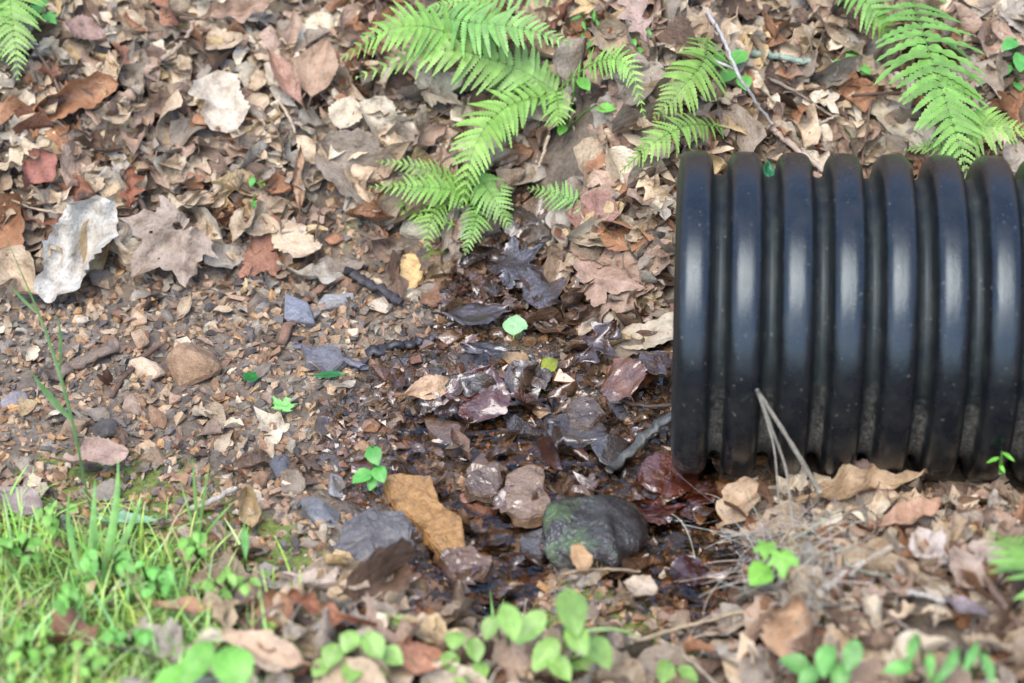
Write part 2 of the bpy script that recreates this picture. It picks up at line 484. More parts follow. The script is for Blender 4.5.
def pipe_material():
    m, nt, p, out = newmat("black_polyethylene")
    L = nt.links
    at_ = node(nt, "ShaderNodeVertexColor", layer_name="Col")    # r: groove, g: height round the pipe (0 bottom .. 1 top)
    s = node(nt, "ShaderNodeSeparateColor"); L.new(at_.outputs["Color"], s.inputs[0])
    pos = node(nt, "ShaderNodeNewGeometry").outputs["Position"]
    n1 = noise(nt, pos, 170, 4, 0.7); n2 = noise(nt, pos, 28, 4, 0.6); n3 = noise(nt, pos, 600, 2, 0.6)
    low = ramp(nt, s.outputs[1], [(0.26, 1.0), (0.58, 0.0)])
    groove = s.outputs[0]
    dirt = math_n(nt, 'ADD', math_n(nt, 'MULTIPLY', n1, 0.75), math_n(nt, 'MULTIPLY', n2, 0.45))
    thr = math_n(nt, 'SUBTRACT', math_n(nt, 'ADD', dirt, math_n(nt, 'MULTIPLY', math_n(nt, 'MULTIPLY', low, groove), 0.30)), math_n(nt, 'MULTIPLY', math_n(nt, 'SUBTRACT', 1.0, groove), 0.30))
    df = math_n(nt, 'MULTIPLY', ramp(nt, thr, [(0.64, 0.0), (0.92, 1.0)]), ramp(nt, noise(nt, pos, 380, 4, 0.7), [(0.42, 0.05), (0.56, 1.0)]))
    film = math_n(nt, 'MULTIPLY', groove, ramp(nt, n2, [(0.35, 0.1), (0.7, 0.6)]))
    base = mixc(nt, film, (0.0055, 0.0062, 0.0075), (0.013, 0.017, 0.012))
    dust = ramp(nt, math_n(nt, 'ADD', n2, math_n(nt, 'MULTIPLY', n1, 0.4)), [(0.6, 0.0), (1.0, 0.35)])
    base = mixc(nt, math_n(nt, 'MULTIPLY', dust, math_n(nt, 'ADD', math_n(nt, 'MULTIPLY', low, 0.6), 0.35)), base, (0.07, 0.062, 0.05))
    c = mixc(nt, math_n(nt, 'MULTIPLY', df, 0.75), base, mixc(nt, low, (0.055, 0.06, 0.05), (0.42, 0.37, 0.30)))
    ms = node(nt, "ShaderNodeMapping"); ms.inputs["Scale"].default_value = (14, 160, 160); L.new(pos, ms.inputs[0])
    scuff = math_n(nt, 'MULTIPLY', ramp(nt, noise(nt, ms.outputs[0], 1.0, 3, 0.6), [(0.66, 0.0), (0.74, 1.0)]), ramp(nt, n2, [(0.5, 0.0), (0.62, 0.6)]))
    c = mixc(nt, math_n(nt, 'MULTIPLY', scuff, 0.5), c, (0.10, 0.10, 0.095))
    spk = ramp(nt, noise(nt, pos, 240, 2, 0.5), [(0.70, 0.0), (0.74, 0.8)])
    c = mixc(nt, spk, c, (0.12, 0.115, 0.09))
    L.new(c, p.inputs["Base Color"])
    r = math_n(nt, 'ADD', math_n(nt, 'ADD', 0.27, math_n(nt, 'MULTIPLY', groove, 0.25)), math_n(nt, 'MULTIPLY', math_n(nt, 'MAXIMUM', df, dust), 0.3))
    L.new(r, p.inputs["Roughness"])
    p.inputs["IOR"].default_value = 1.46; p.inputs["Specular Tint"].default_value = (0.80, 0.92, 1.0, 1)
    mp = node(nt, "ShaderNodeMapping"); mp.inputs["Scale"].default_value = (30, 5, 5); L.new(pos, mp.inputs[0])
    scr = noise(nt, mp.outputs[0], 12, 3)
    bump(nt, p, math_n(nt, 'ADD', math_n(nt, 'MULTIPLY', n3, 0.5), math_n(nt, 'ADD', scr, df)), 0.22, 0.0015)
    return m

M_LEAF = leaf_material("dead_leaf")
M_WETLEAF = leaf_material("wet_leaf", dry_rough=0.3)
M_GREEN = green_material("fresh_green")
M_FERN = green_material("fern_green", 0.30, 0.5, False)
M_STONE = stone_material("stone")
M_MOSSY = stone_material("mossy_stone", True)
M_WOOD = wood_material("weathered_wood")
M_SOIL = ground_material()
M_WATER = water_material()
M_PIPE = pipe_material()

# ------------------------------------------------------------------ ground
def axis(lo, hi, step, far):
    mid = np.arange(lo, hi + 1e-6, step)
    g = []; s = step; q = hi
    while q < far:
        s *= 1.22; q += s; g.append(q)
    gl = []; s = step; q = lo
    while q > -far:
        s *= 1.22; q -= s; gl.append(q)
    return np.concatenate([gl[::-1], mid, g])

def moss_mask(x, y):
    m = np.zeros(np.shape(x))
    for px, py, r, k in ((70, 620, 230, 1.0), (230, 600, 120, 0.8), (575, 170, 38, 0.22), (445, 262, 26, 0.9), (600, 660, 110, 0.75), (350, 235, 25, 0.3), (860, 120, 40, 0.5), (700, 110, 30, 0.4), (900, 560, 60, 0.25)):
        p = at(px, py)
        m = np.maximum(m, k * sstep(1.0, 0.55, np.hypot(x - p[0], (y - p[1]) * 0.75) / (r / 722.0)))
    return m

gx = axis(-1.25, 1.35, 0.012, 40.0); gy = axis(-1.45, 1.0, 0.012, 40.0)
X, Y = np.meshgrid(gx, gy, indexing='ij')
Z = ground(X, Y)
gm = MB()
cc = np.zeros((X.size, 4))
cc[:, 0] = wetness(X, Y).ravel()
cc[:, 1] = moss_mask(X, Y).ravel()
cc[:, 2] = sstep(0.9, 1.4, np.maximum(np.abs(X), np.abs(Y + 0.25))).ravel()
gm.add(np.stack([X, Y, Z], -1).reshape(-1, 3), gridfaces(len(gx), len(gy)), cc)
o = gm.build("ground", M_SOIL)
tag(o, "brown forest soil of the ditch with wet bed and mossy bank", "ground", kind="structure")

# water sheet lying in the hollows of the bed
WZ = -0.006
wx = np.arange(-0.28, 0.34, 0.01); wy = np.arange(-0.66, 0.08, 0.01)
X, Y = np.meshgrid(wx, wy, indexing='ij')
wm = MB()
wm.add(np.stack([X, Y, WZ + 0.0015 * fbm(X, Y, 30, 2, 9)], -1).reshape(-1, 3), gridfaces(len(wx), len(wy)), (0, 0, 0))
o = wm.build("stream_water", M_WATER)
tag(o, "shallow clear trickle of water over stones below the pipe mouth", "water", kind="structure")

# ------------------------------------------------------------------ pipe
PE = np.array((0.2065, -0.2015, 0.1865))
bz = 0.02
ax = np.array((1.0, (-(PE[0]) + (CAM[2] - PE[2]) * bz) / (PE[1] - CAM[1]), bz)); ax /= np.linalg.norm(ax)
e2 = np.cross(ax, (0, 0, 1.0)); e2 /= np.linalg.norm(e2)      # towards the camera (-y)
e3 = np.cross(e2, ax)
RO, RV, RI, PT, CW = 0.2055, 0.177, 0.168, 0.0612, 0.0462
prof = []                                                     # (s, r, groove)
NP = 29
for k in range(NP):
    s0 = k * PT
    for t in np.linspace(0, 1, 19):
        q = abs(2 * t - 1)
        r = RV + (RO - RV) * max(0.0, 1 - q ** 3.6) ** (1 / 2.2)
        prof.append((s0 + CW * t, r, sstep(RO - 0.006, RO - 0.022, r)))
    vw = PT - CW
    for t in (0.15, 0.3, 0.42, 0.5, 0.58, 0.7, 0.85):
        b = 0.004 * (2 * t - 1) ** 2
        prof.append((s0 + CW + vw * t, RV - 0.003 + b, 1.0))
prof = np.array([(a, b, float(c)) for a, b, c in prof])
SEG = 160
ph = np.linspace(0, 2 * math.pi, SEG, endpoint=False)
def lathe(pr):
    s, r = pr[:, 0], pr[:, 1]
    rr = r[:, None] * (1 + 0.0022 * np.sin(2 * ph + 0.6)[None] + 0.0015 * fbm(np.cos(ph)[None] * 1.5 + 0 * s[:, None], np.sin(ph)[None] * 1.5 + s[:, None] * 9, 2.0, 2, 3))
    v = PE + s[:, None, None] * ax + rr[..., None] * (np.cos(ph)[None, :, None] * e3 + np.sin(ph)[None, :, None] * e2)
    c = np.zeros((len(s), SEG, 4))
    c[..., 0] = pr[:, 2][:, None]; c[..., 1] = 0.5 + 0.5 * np.cos(ph)[None]
    return v.reshape(-1, 3), c.reshape(-1, 4)
pipe = empty("corrugated_pipe", PE - e3 * RO)
tag(pipe, "black corrugated plastic drain pipe lying in the ditch, open at its stream end", "drain pipe")
mb = MB(); v, c = lathe(prof); mb.add(v, gridfaces(len(prof), SEG, True), c)
mb.build("corrugated_shell", M_PIPE, pipe)
pl = np.array([(0.0, RV + 0.002, 0.3), (-0.001, RV - 0.002, 0.3), (0.0, RI, 0.2)] + [(s, RI, 0.2) for s in np.linspace(0.03, NP * PT, 40)], float)
mb = MB(); v, c = lathe(pl); mb.add(v, gridfaces(len(pl), SEG, True), c)
mb.build("inner_liner", M_PIPE, pipe)

# ------------------------------------------------------------------ leaves
def outline(kind, u, side, r):
    if kind == 'ovate':
        w = np.sin(math.pi * np.clip(u, 0, 1) ** 0.82) ** 0.85
        w = w * (1 + 0.07 * (((u * 11 + 0.3 * side) % 1) - 0.5))
    elif kind == 'lance':
        w = 0.62 * np.sin(math.pi * u ** 0.9) ** 1.1
    elif kind == 'oak':
        env = np.sin(math.pi * np.clip(u, 0, 1) ** 1.15) ** 0.7
        w = env * (0.66 + 0.36 * np.cos(2 * math.pi * (3.6 * u + 0.1 * side + r[0])))
    elif kind == 'maple':
        env = np.sin(math.pi * np.clip(u, 0, 1) ** 0.75) ** 0.75
        w = 1.25 * env * (0.45 + 0.6 * np.abs(np.sin(math.pi * (2.1 * u + 0.35)))) 
    elif kind == 'slab':
        w = np.clip(np.minimum(u * 5, (1 - u) * 6), 0.25, 1) ** 0.5 * (0.62 + 0.25 * u + 0.22 * np.interp(u, np.linspace(0, 1, 7), r[:7] if side > 0 else r[7:14]))
    else:
        w = np.sqrt(np.clip(1 - (2 * u - 1) ** 2, 0, 1)) * (0.75 + 0.5 * np.interp(u, np.linspace(0, 1, 7), r[:7] if side > 0 else r[7:14]))
    return w

def ridged(a, b, seed):
    return 1 - 2 * np.abs(vnoise(a, b, seed)) * 2

def crumple_z(x, y, L, amp, r):
    o = r.uniform(0, 50, 2); k = 2.2 / L; a = r.uniform(0, 3.14)
    xr, yr = x * math.cos(a) - y * math.sin(a), x * math.sin(a) + y * math.cos(a)
    return amp * L * (0.8 * ridged(xr * k + o[0], yr * k * 1.7 + o[1], 3) + 0.4 * ridged(xr * k * 2.3 + o[1], yr * k * 2.6 + o[0], 4))

def palmate(r, nr, na, lobes=5):
    ph = np.linspace(-math.pi * 0.94, math.pi * 0.94, na)
    ang = np.radians((0, 48, -48, 105, -105))[:lobes]
    ln = np.array((1.0, 0.86, 0.86, 0.52, 0.52)) * r.uniform(0.85, 1.1, 5)
    ln = ln[:lobes]
    dl = np.abs(ph[:, None] - ang[None])
    rr = (ln / (1 + (dl / 0.40) ** 1.3 * 0.75)).max(1)
    rr = rr * (1 + 0.10 * np.sin(ph * 19 + r.uniform(0, 6)) + r.uniform(-0.07, 0.07, na)) + 0.06
    near = dl.argmin(1)
    R = np.linspace(0.0, 1, nr)
    x = R[:, None] * (rr * np.cos(ph))[None]; y = R[:, None] * (rr * np.sin(ph))[None]
    off = (ph - ang[near])
    uv = np.stack([np.repeat(R[:, None], na, 1) * rr[None], R[:, None] * (rr * np.sin(off))[None] * 1.6], -1)
    return x - 0.35, y, uv

def leaf_geom(kind, L, Wd, r, nu=15, nv=5, fold=0.2, bend=0.5, roll=0.3, twist=0.2, wrinkle=0.03, jag=0.06, petiole=False, crumple=0.0):
    if kind == 'maple':
        nr, na = max(4, nv), max(17, int(nu * 1.9) | 1)
        UU, VV, uvp = palmate(r, nr, na)
        x = UU * L * 0.72; y = VV * L * 0.72 * min(1.1, 1.35 * Wd / L)
        a = np.hypot(UU + 0.35, VV)
        uv = uvp.reshape(-1, 2); fc = gridfaces(nr, na)
    else:
        u = np.linspace(0, 1, nu); V = np.linspace(-1, 1, nv)
        rl = r.uniform(0, 1, 14)
        uu = np.clip((u - 0.16) / 0.84, 0, 1) if petiole else u
        w0 = outline(kind, uu, -1, rl) * (1 + jag * r.uniform(-1, 1, nu))
        w1 = outline(kind, uu, 1, rl) * (1 + jag * r.uniform(-1, 1, nu))
        if jag >= 0.07 and r.uniform() < 0.5:            # a torn-away bit of one edge
            t0 = r.uniform(0.2, 0.85); q = np.exp(-((u - t0) / r.uniform(0.05, 0.16)) ** 2) * r.uniform(0.4, 0.9)
            if r.uniform() < 0.5: w0 = w0 * (1 - q)
            else: w1 = w1 * (1 - q)
        if petiole:
            k = u < 0.16
            w0[k] = w1[k] = 0.035
        UU = np.repeat(u[:, None], nv, 1)
        VV = np.repeat(V[None], nu, 0)
        wd = np.where(VV < 0, w0[:, None], w1[:, None]) * Wd * 0.5
        x = (UU - 0.5) * L; y = VV * wd
        a = np.abs(VV)
        uv = np.stack([UU, VV], -1).reshape(-1, 2); fc = gridfaces(nu, nv)
    roll = min(max(roll, -0.55), 0.75); bend = min(max(bend, -1.7), 1.9); a = np.minimum(a, 1.0)
    z = np.abs(y) * math.tan(min(fold, 0.75))
    p = r.uniform(0, 6.28, 4)
    z = z + wrinkle * L * (np.sin(UU * 7 + p[0] + 2 * VV) * 0.6 + np.sin(UU * 13 + p[1] - 3 * VV) * 0.45 * a + np.sin(VV * 5 + p[2] + UU * 4) * 0.5)
    if crumple: z = z + crumple_z(x, y, L, crumple, r)
    side_amp = np.where(VV < 0, 1 + 0.8 * math.sin(p[3]), 1 + 0.8 * math.cos(p[3]))
    z = z + roll * a ** 2.2 * Wd * 0.5 * side_amp * (0.6 + 0.5 * np.sin(UU * 5 + p[1]))
    y = y * (1 - 0.28 * min(1.2, abs(roll)) * np.minimum(a, 1))
    if twist:
        t = twist * x / L; y, z = y * np.cos(t) - z * np.sin(t), y * np.sin(t) + z * np.cos(t)
    if abs(bend) > 0.02:
        R = L / bend; th = x / R
        x, z = (R - z) * np.sin(th), R - (R - z) * np.cos(th)
    return np.stack([x, y, z], -1).reshape(-1, 3), fc, uv

def basis(n, yaw):
    n = n / np.linalg.norm(n)
    a = np.array((math.cos(yaw), math.sin(yaw), 0.0)); a = a - n * (a @ n); a /= np.linalg.norm(a)
    return np.stack([a, np.cross(n, a), n])

LEAFCOL = [
    ("tan", (194, 172, 144), 25), ("pinkish brown", (172, 146, 126), 17), ("grey brown", (148, 134, 118), 18),
    ("cream", (218, 204, 180), 13), ("rust brown", (160, 116, 84), 7), ("dark brown", (108, 86, 70), 8),
    ("reddish brown", (146, 102, 80), 4), ("yellowish tan", (200, 174, 130), 4), ("grey", (168, 158, 144), 9),
]
LCW = np.array([c[2] for c in LEAFCOL], float); LCW /= LCW.sum()
KINDS = ['ovate', 'lance', 'oak', 'maple', 'frag']
KW = np.array([0.30, 0.14, 0.22, 0.10, 0.24])
ALB = 0.92

def leaf_colour(r, dark=0.0):
    i = r.choice(len(LEAFCOL), p=LCW)
    c = lin(LEAFCOL[i][1]) * ALB * r.uniform(0.8, 1.15) * (1 - dark)
    return i, c

def litter_density(x, y):
    """0..1: how thickly dead leaves cover the ground here"""
    n = fbm(x, y, 6, 3, 21)
    d = y - far_toe(x) + n * 0.12
    far = sstep(0.0, 0.10, d)
    far = far * np.where(x < 0.02, 1.0, 1.0)
    nb = near_toe(x) - y + n * 0.10
    near_left = sstep(-0.02, 0.05, nb) * np.interp(x, (-0.75, -0.4, -0.28, -0.2, 0.3, 0.38), (0.06, 0.14, 0.5, 0.75, 0.8, 1.0)) * np.interp(nb, (0.0, 0.12, 0.30, 0.5), (1.0, 0.9, 0.55, 0.35))
    near_right = sstep(-0.06, 0.02, near_toe(x) - y) * sstep(0.27, 0.33, x) * np.interp(near_toe(x) - y, (0.0, 0.30, 0.45), (1.0, 0.9, 0.5))
    return np.clip(np.maximum(far, np.maximum(near_left, near_right)), 0, 1)

def bare(x, y):
    m = np.zeros(np.shape(x))
    for px, py, rr in ((570, 160, 42), (330, 215, 26), (345, 240, 30), (950, 640, 40), (60, 620, 120), (600, 665, 60), (420, 245, 40), (690, 560, 45)):
        p = at(px, py)
        m = np.maximum(m, sstep(1.1, 0.7, np.hypot(x - p[0], (y - p[1]) * 0.8) / (rr / 722.0)))
    return m

def in_pipe(p, m=0.0):
    d = p - PE; s = d @ ax
    return (s > -0.02) & (np.linalg.norm(d - np.multiply.outer(s, ax), axis=-1) < RO + m)

def scatter(n, x0, x1, y0, y1, dens, seed):
    r = np.random.default_rng(seed)
    out = []
    while sum(len(a) for a in out) < n:
        x = r.uniform(x0, x1, n * 2); y = r.uniform(y0, y1, n * 2)
        k = r.uniform(0, 1, n * 2) < dens(x, y)
        out.append(np.stack([x[k], y[k]], 1))
    return np.concatenate(out)[:n]

# -- the mass of the litter
lm = MB()
r = np.random.default_rng(5)
def litter_batch(P, smin, smax, zlo, zhi, nu, nv, tilt, dark, kw=KW):
    G = ground(P[:, 0], P[:, 1]); N = gnormal(P[:, 0], P[:, 1]); WT = wetness(P[:, 0], P[:, 1])
    for (x, y), z, n, wt_ in zip(P, G, N, WT):
        L = smin + (smax - smin) * r.uniform() ** 1.6
        kind = KINDS[r.choice(5, p=kw)]
        Wd = L * r.uniform(0.42, 0.8)
        h = r.uniform(zlo, zhi)
        c0 = np.array((x, y, z + h))
        if in_pipe(c0, 0.012): continue
        v, f, uv = leaf_geom(kind, L, Wd, r, nu, nv, r.uniform(-0.3, 0.8), r.normal(0, 1.0), r.normal(0.2, 0.7), r.normal(0, 0.8), 0.03, 0.16, crumple=r.uniform(0.02, 0.07))
        nn = n + r.normal(0, tilt, 3)
        nn[2] = max(nn[2], 0.62 if (x > 0.2 and y < -0.3) else 0.30)
        B = basis(nn, r.uniform(0, 6.283))
        i, c = leaf_colour(r, dark * r.uniform(0.3, 1.0))
        lm.add(c0 + v @ B, f, np.append(c * (1 - 0.45 * wt_), wt_ * 0.9), uv)

far_d = lambda x, y: litter_density(x, y) * (1 - bare(x, y)) * np.where((np.abs(x) < 0.85), 1.0, 0.5)
litter_batch(scatter(2200, -1.15, 1.2, -1.10, 0.80, far_d, 1), 0.04, 0.09, 0.000, 0.010, 11, 5, 0.25, 0.30)
litter_batch(scatter(2900, -1.15, 1.2, -1.10, 0.80, far_d, 2), 0.046, 0.10, 0.006, 0.028, 13, 5, 0.48, 0.06)
litter_batch(scatter(1500, -0.85, 0.85, -1.0, 0.72, far_d, 6), 0.03, 0.085, 0.018, 0.042, 13, 7, 0.58, 0.0)
litter_batch(scatter(1300, -0.85, 0.85, -1.0, 0.72, lambda x, y: np.clip(litter_density(x, y) + 0.03, 0, 1) * (1 - 0.6 * bare(x, y)), 3), 0.006, 0.026, 0.003, 0.038, 6, 3, 0.6, 0.1, np.array([0.2, 0.2, 0.1, 0.0, 0.5]))
litter_batch(scatter(190, -0.85, 0.25, -0.60, 0.25, lambda x, y: (1 - litter_density(x, y)) * (1 - wetness(x, y)), 12), 0.014, 0.055, 0.004, 0.014, 11, 5, 0.28, 0.45)
litter_batch(scatter(170, -0.75, 0.35, -0.65, 0.15, lambda x, y: (1 - litter_density(x, y)) * (1 - pool(x, y)), 4), 0.015, 0.045, 0.004, 0.012, 9, 5, 0.25, 0.25)
n_dry = len(lm.c)
litter_batch(scatter(150, -0.2, 0.3, -0.35, 0.2, lambda x, y: wetness(x, y) * (1 - pool(x, y)) * sstep(0.0, 0.12, y - far_toe(x) + 0.14), 10), 0.03, 0.07, 0.003, 0.016, 13, 7, 0.22, 0.2)
litter_batch(scatter(80, -0.2, 0.32, -0.62, 0.1, lambda x, y: pool(x, y), 14), 0.02, 0.065, 0.022, 0.042, 13, 7, 0.25, 0.2)
for q in range(n_dry, len(lm.c)): lm.c[q][:, :3] *= (0.72, 0.58, 0.47)
litter_batch(scatter(420, 0.27, 0.85, -0.78, -0.36, far_d, 9), 0.035, 0.075, 0.014, 0.04, 13, 7, 0.35, 0.0)
o = lm.build("leaf_litter", M_LEAF)
tag(o, "deep mass of small curled brown dead leaves covering both banks", "leaf litter", kind="stuff")

# -- landmarks used to say which leaf, stone or twig is meant
LAND = [
    ((78, 258), "the big pale torn leaf"), ((168, 258), "the hole riddled maple leaf"), ((195, 368), "the brown block stone"),
    ((82, 358), "the weathered wood plank"), ((373, 287), "the charred stick"), ((407, 276), "the yellow stone"),
    ((298, 317), "the grey slate stones"), ((375, 545), "the dark slab stone"), ((428, 518), "the ochre slab stone"),
    ((597, 540), "the mossy wet stone"), ((515, 328), "the pale green leaf"), ((15, 40), "the hanging corner fern"),
    ((450, 50), "the arching fern clump"), ((445, 195), "the lower fern"), ((558, 198), "the single fern sprig"),
    ((690, 85), "the fern by the forked twig"), ((940, 90), "the fern above the pipe"), ((740, 60), "the white forked twig"),
    ((675, 300), "the pipe mouth"), ((850, 160), "the pipe's top"), ((700, 520), "the brown pool"), ((790, 420), "the bent dead stalk"),
    ((880, 480), "the pipe's underside"), ((770, 565), "the three leaf sprig"), ((560, 630), "the broad leaved seedling"),
    ((90, 560), "the grass patch"), ((240, 540), "the upright lance leaf"), ((355, 650), "the clover"), ((995, 550), "the edge fern tip"),
    ((860, 60), "the four leaf rosette"), ((570, 150), "the bare mossy soil"), ((225, 110), "the wide cream leaf"),
    ((290, 80), "the long folded leaf"), ((372, 465), "the two leaf seedling"), ((930, 655), "the leafy corner sprigs"), ((270, 230), "the dark bank stick"),
]
SIDES = ("above", "below")
used_labels = {}
def side_word(dx, dy):
    if abs(dy) > 0.6 * abs(dx): return "above" if dy < 0 else "below"
    return "beside"
def where(px, py, skip=0, own=None):
    ds = sorted(((math.hypot(px - a, (py - b) * 1.1), t, (a, b)) for (a, b), t in LAND if t != own))
    d, t, (a, b) = ds[skip]
    dx, dy = px - a, py - b
    w = side_word(dx, dy)
    if w == "beside":
        toward = "on pipe side of" if (dx > 0) == (a < 675) else "on far side of"
        w = toward if d > 30 else "beside"
    if d < 38: w = ("just " + w) if not w.startswith("on") else w
    elif d > 85: w = "well " + w if not w.startswith("on") else w
    return f"{w} {t}", ds
def unique_label(desc, px, py, extra=()):
    """desc + place; tries other words and landmarks until nothing else carries the label"""
    w0, ds = where(px, py)
    cands = [f"{desc} {w0}"]
    for k in (1, 2, 3, 4):
        t = ds[k][1]
        cands.append(f"{desc} {w0.replace(' the ', ' the ', 1)}, toward {t}")
    for k in (1, 2):
        cands.append(f"{desc} {where(px, py, k)[0]}")
    for e in extra:
        cands.append(f"{e} {desc} {w0}")
    for c in cands:
        if c not in used_labels and len(c.replace(",", "").split()) <= 16:
            used_labels[c] = 1; return c
    c = cands[0]; used_labels[c] = used_labels.get(c, 0) + 1
    return c

SHAPEWORD = {'ovate': "oval", 'lance': "narrow", 'oak': "lobed", 'maple': "palmate", 'frag': "broken"}
def pose_word(bend, roll, fold):
    if roll > 0.7: return "with rolled edges"
    if abs(bend) > 1.1: return "curled up"
    if fold > 0.4: return "folded lengthwise"
    if abs(bend) > 0.5: return "slightly curled"
    return "lying flat"

leaf_count = [0]
def place_leaf(px, py, L, Wd, kind, col, yaw, n=None, h=0.02, label=None, group="fallen leaves on the banks", r=None, mat=None, name="fallen_leaf", cat="leaf", wet=0.0, nu=33, nv=13, pet=True, holes=0, **kw):
    p = at(px, py, h)
    r = r or rng
    kw.setdefault('jag', 0.09); kw.setdefault('crumple', 0.045)
    v, f, uv = leaf_geom(kind, L, Wd, r, nu, nv, petiole=pet, **kw)
    if holes:
        fc = v[f].mean(1); keep = np.ones(len(f), bool)
        for q in r.integers(0, len(f), holes):
            keep &= np.linalg.norm(fc - fc[q], axis=1) > L * r.uniform(0.025, 0.06)
        f = f[keep]
    if n is None: n = gnormal(p[0], p[1])
    B = basis(np.asarray(n, float), yaw)
    m = MB(); m.add(p + v @ B, f, np.append(col, wet), uv)
    o = m.build(name, mat or M_LEAF, origin=p)
    tag(o, label, cat, group)
    leaf_count[0] += 1
    return o

PX = 1 / 722.0
used_px = []
def feat(px, py, lpx, wpx, kind, srgb, ang, label, h=0.03, tilt=(0, 0, 0), k=0.8, **kw):
    """a leaf the photo shows large; ang: direction of its long axis in the picture, degrees"""
    p = at(px, py, h)
    n = gnormal(p[0], p[1]) + np.array(tilt)
    yaw = math.radians(ang)
    used_px.append((px, py, 0.5 * max(lpx, wpx)))
    used_labels[label] = 1
    return place_leaf(px, py, lpx * PX, wpx * PX, kind, lin(srgb) * k, yaw, n, h, label, **kw)

feat(78, 252, 128, 80, 'slab', (226, 220, 208), 250, "big pale almost white torn leaf hanging down the left leaf bank", h=0.05, tilt=(0, -0.5, 0), fold=0.2, bend=0.7, roll=0.4, twist=0.4, jag=0.10, wrinkle=0.03, crumple=0.08, pet=False, k=0.62)
feat(165, 248, 100, 82, 'maple', (164, 146, 130), 235, "grey tan maple leaf riddled with holes, between pale torn leaf and gravel", h=0.045, tilt=(0.1, -0.3, 0), fold=0.2, bend=0.9, roll=0.35, twist=0.4, holes=3, crumple=0.10)
feat(225, 110, 85, 62, 'slab', (206, 192, 172), 115, "wide cream leaf lying open on the middle of the leaf bank", h=0.05, fold=0.2, bend=0.5, roll=0.15, twist=0.1)
feat(290, 85, 105, 42, 'lance', (172, 134, 114), 115, "long folded pinkish brown leaf hanging tip down near the fern clump", h=0.055, tilt=(0, -0.3, 0), fold=0.55, bend=0.4, roll=0.2, twist=0.5)
feat(345, 116, 48, 38, 'ovate', (210, 194, 168), 80, "cream oval leaf with dark specks under the arching fern clump", h=0.05, fold=0.1, bend=0.3, roll=0.2, twist=0.1)
feat(320, 75, 85, 50, 'ovate', (178, 148, 122), 70, "tan oval leaf standing behind the long folded leaf", h=0.05, tilt=(0, -0.4, 0), fold=0.35, bend=0.6, roll=0.2, twist=0.2)
feat(440, 85, 62, 48, 'maple', (196, 178, 152), 30, "pale tan blotchy leaf under the arching fern clump's pinnae", h=0.045, fold=0.1, bend=0.5, roll=0.3, twist=0.2)
feat(230, 15, 110, 34, 'oak', (170, 140, 118), 10, "long lobed tan leaf along the top edge of the leaf bank", h=0.05, fold=0.3, bend=0.5, roll=0.3, twist=0.3)
feat(80, 32, 60, 45, 'ovate', (160, 130, 116), -5, "smooth pinkish brown oval leaf beside the hanging corner fern", h=0.05, fold=0.15, bend=0.6, roll=0.3, twist=0.1)
feat(20, 160, 80, 42, 'oak', (205, 186, 156), 30, "cream lobed leaf with ragged edge at the left frame edge", h=0.05, fold=0.2, bend=0.6, roll=0.4, twist=0.2)
feat(40, 172, 50, 40, 'frag', (160, 104, 88), 60, "reddish crumpled leaf below the cream lobed leaf", h=0.055, fold=0.2, bend=0.7, roll=0.4, twist=0.2)
feat(130, 195, 60, 36, 'oak', (150, 96, 68), 100, "rust brown lobed leaf just above the hole riddled maple leaf", h=0.06, fold=0.3, bend=0.7, roll=0.4, twist=0.4)
feat(300, 185, 85, 26, 'lance', (184, 150, 120), 95, "narrow tan leaf hanging down toward the bare soil", h=0.05, tilt=(0, -0.3, 0), fold=0.6, bend=0.5, roll=0.2, twist=0.3)
feat(525, 148, 58, 20, 'lance', (140, 104, 76), 28, "dark tan rolled leaf like bark on bare soil below the fern clump", h=0.02, fold=0.9, bend=0.2, roll=0.6, twist=0.1)
feat(520, 132, 50, 17, 'lance', (154, 120, 90), 12, "second rolled tan leaf above the bark like one on bare soil", h=0.025, fold=0.8, bend=0.3, roll=0.6, twist=0.1)
feat(640, 25, 90, 40, 'oak', (176, 150, 136), 100, "pinkish grey curled lobed leaf above the small forest seedlings", h=0.045, fold=0.3, bend=0.7, roll=0.3, twist=0.3)
feat(650, 335, 95, 40, 'slab', (205, 190, 165), 8, "pale cream flattened leaf with veins against the pipe mouth", h=0.04, fold=0.05, bend=0.3, roll=0.1, twist=0.1)
feat(620, 270, 100, 60, 'maple', (178, 148, 128), 20, "pinkish tan matted leaf on the slope beside the pipe mouth", h=0.03, fold=0.1, bend=0.4, roll=0.1, twist=0.2, wet=0.25)
feat(600, 215, 80, 50, 'ovate', (166, 126, 112), 160, "reddish tan flat leaf below the single fern sprig", h=0.03, fold=0.1, bend=0.4, roll=0.1, twist=0.1, wet=0.2)
feat(860, 495, 130, 34, 'oak', (186, 158, 124), 14, "long tan leaf roll lying along the pipe's underside", h=0.055, fold=0.3, bend=0.3, roll=0.5, twist=0.2)
feat(905, 522, 85, 36, 'ovate', (190, 150, 122), 35, "orange tan broad leaf in the pile under the pipe", h=0.05, fold=0.3, bend=0.5, roll=0.3, twist=0.3)
feat(862, 480, 55, 36, 'frag', (168, 146, 142), 160, "pinkish grey speckled leaf leaning against the pipe rib", h=0.05, tilt=(0, -0.4, 0), fold=0.1, bend=0.4, roll=0.2, twist=0.2)
feat(975, 570, 70, 52, 'ovate', (184, 162, 146), 50, "smooth grey tan pointed leaf standing in the lower right pile", h=0.05, tilt=(0.1, -0.5, 0), fold=0.15, bend=0.3, roll=0.1, twist=0.1)
feat(970, 612, 45, 36, 'frag', (154, 140, 142), 120, "purplish grey leaf with a hole below the smooth pointed leaf", h=0.04, fold=0.1, bend=0.5, roll=0.3, twist=0.2)
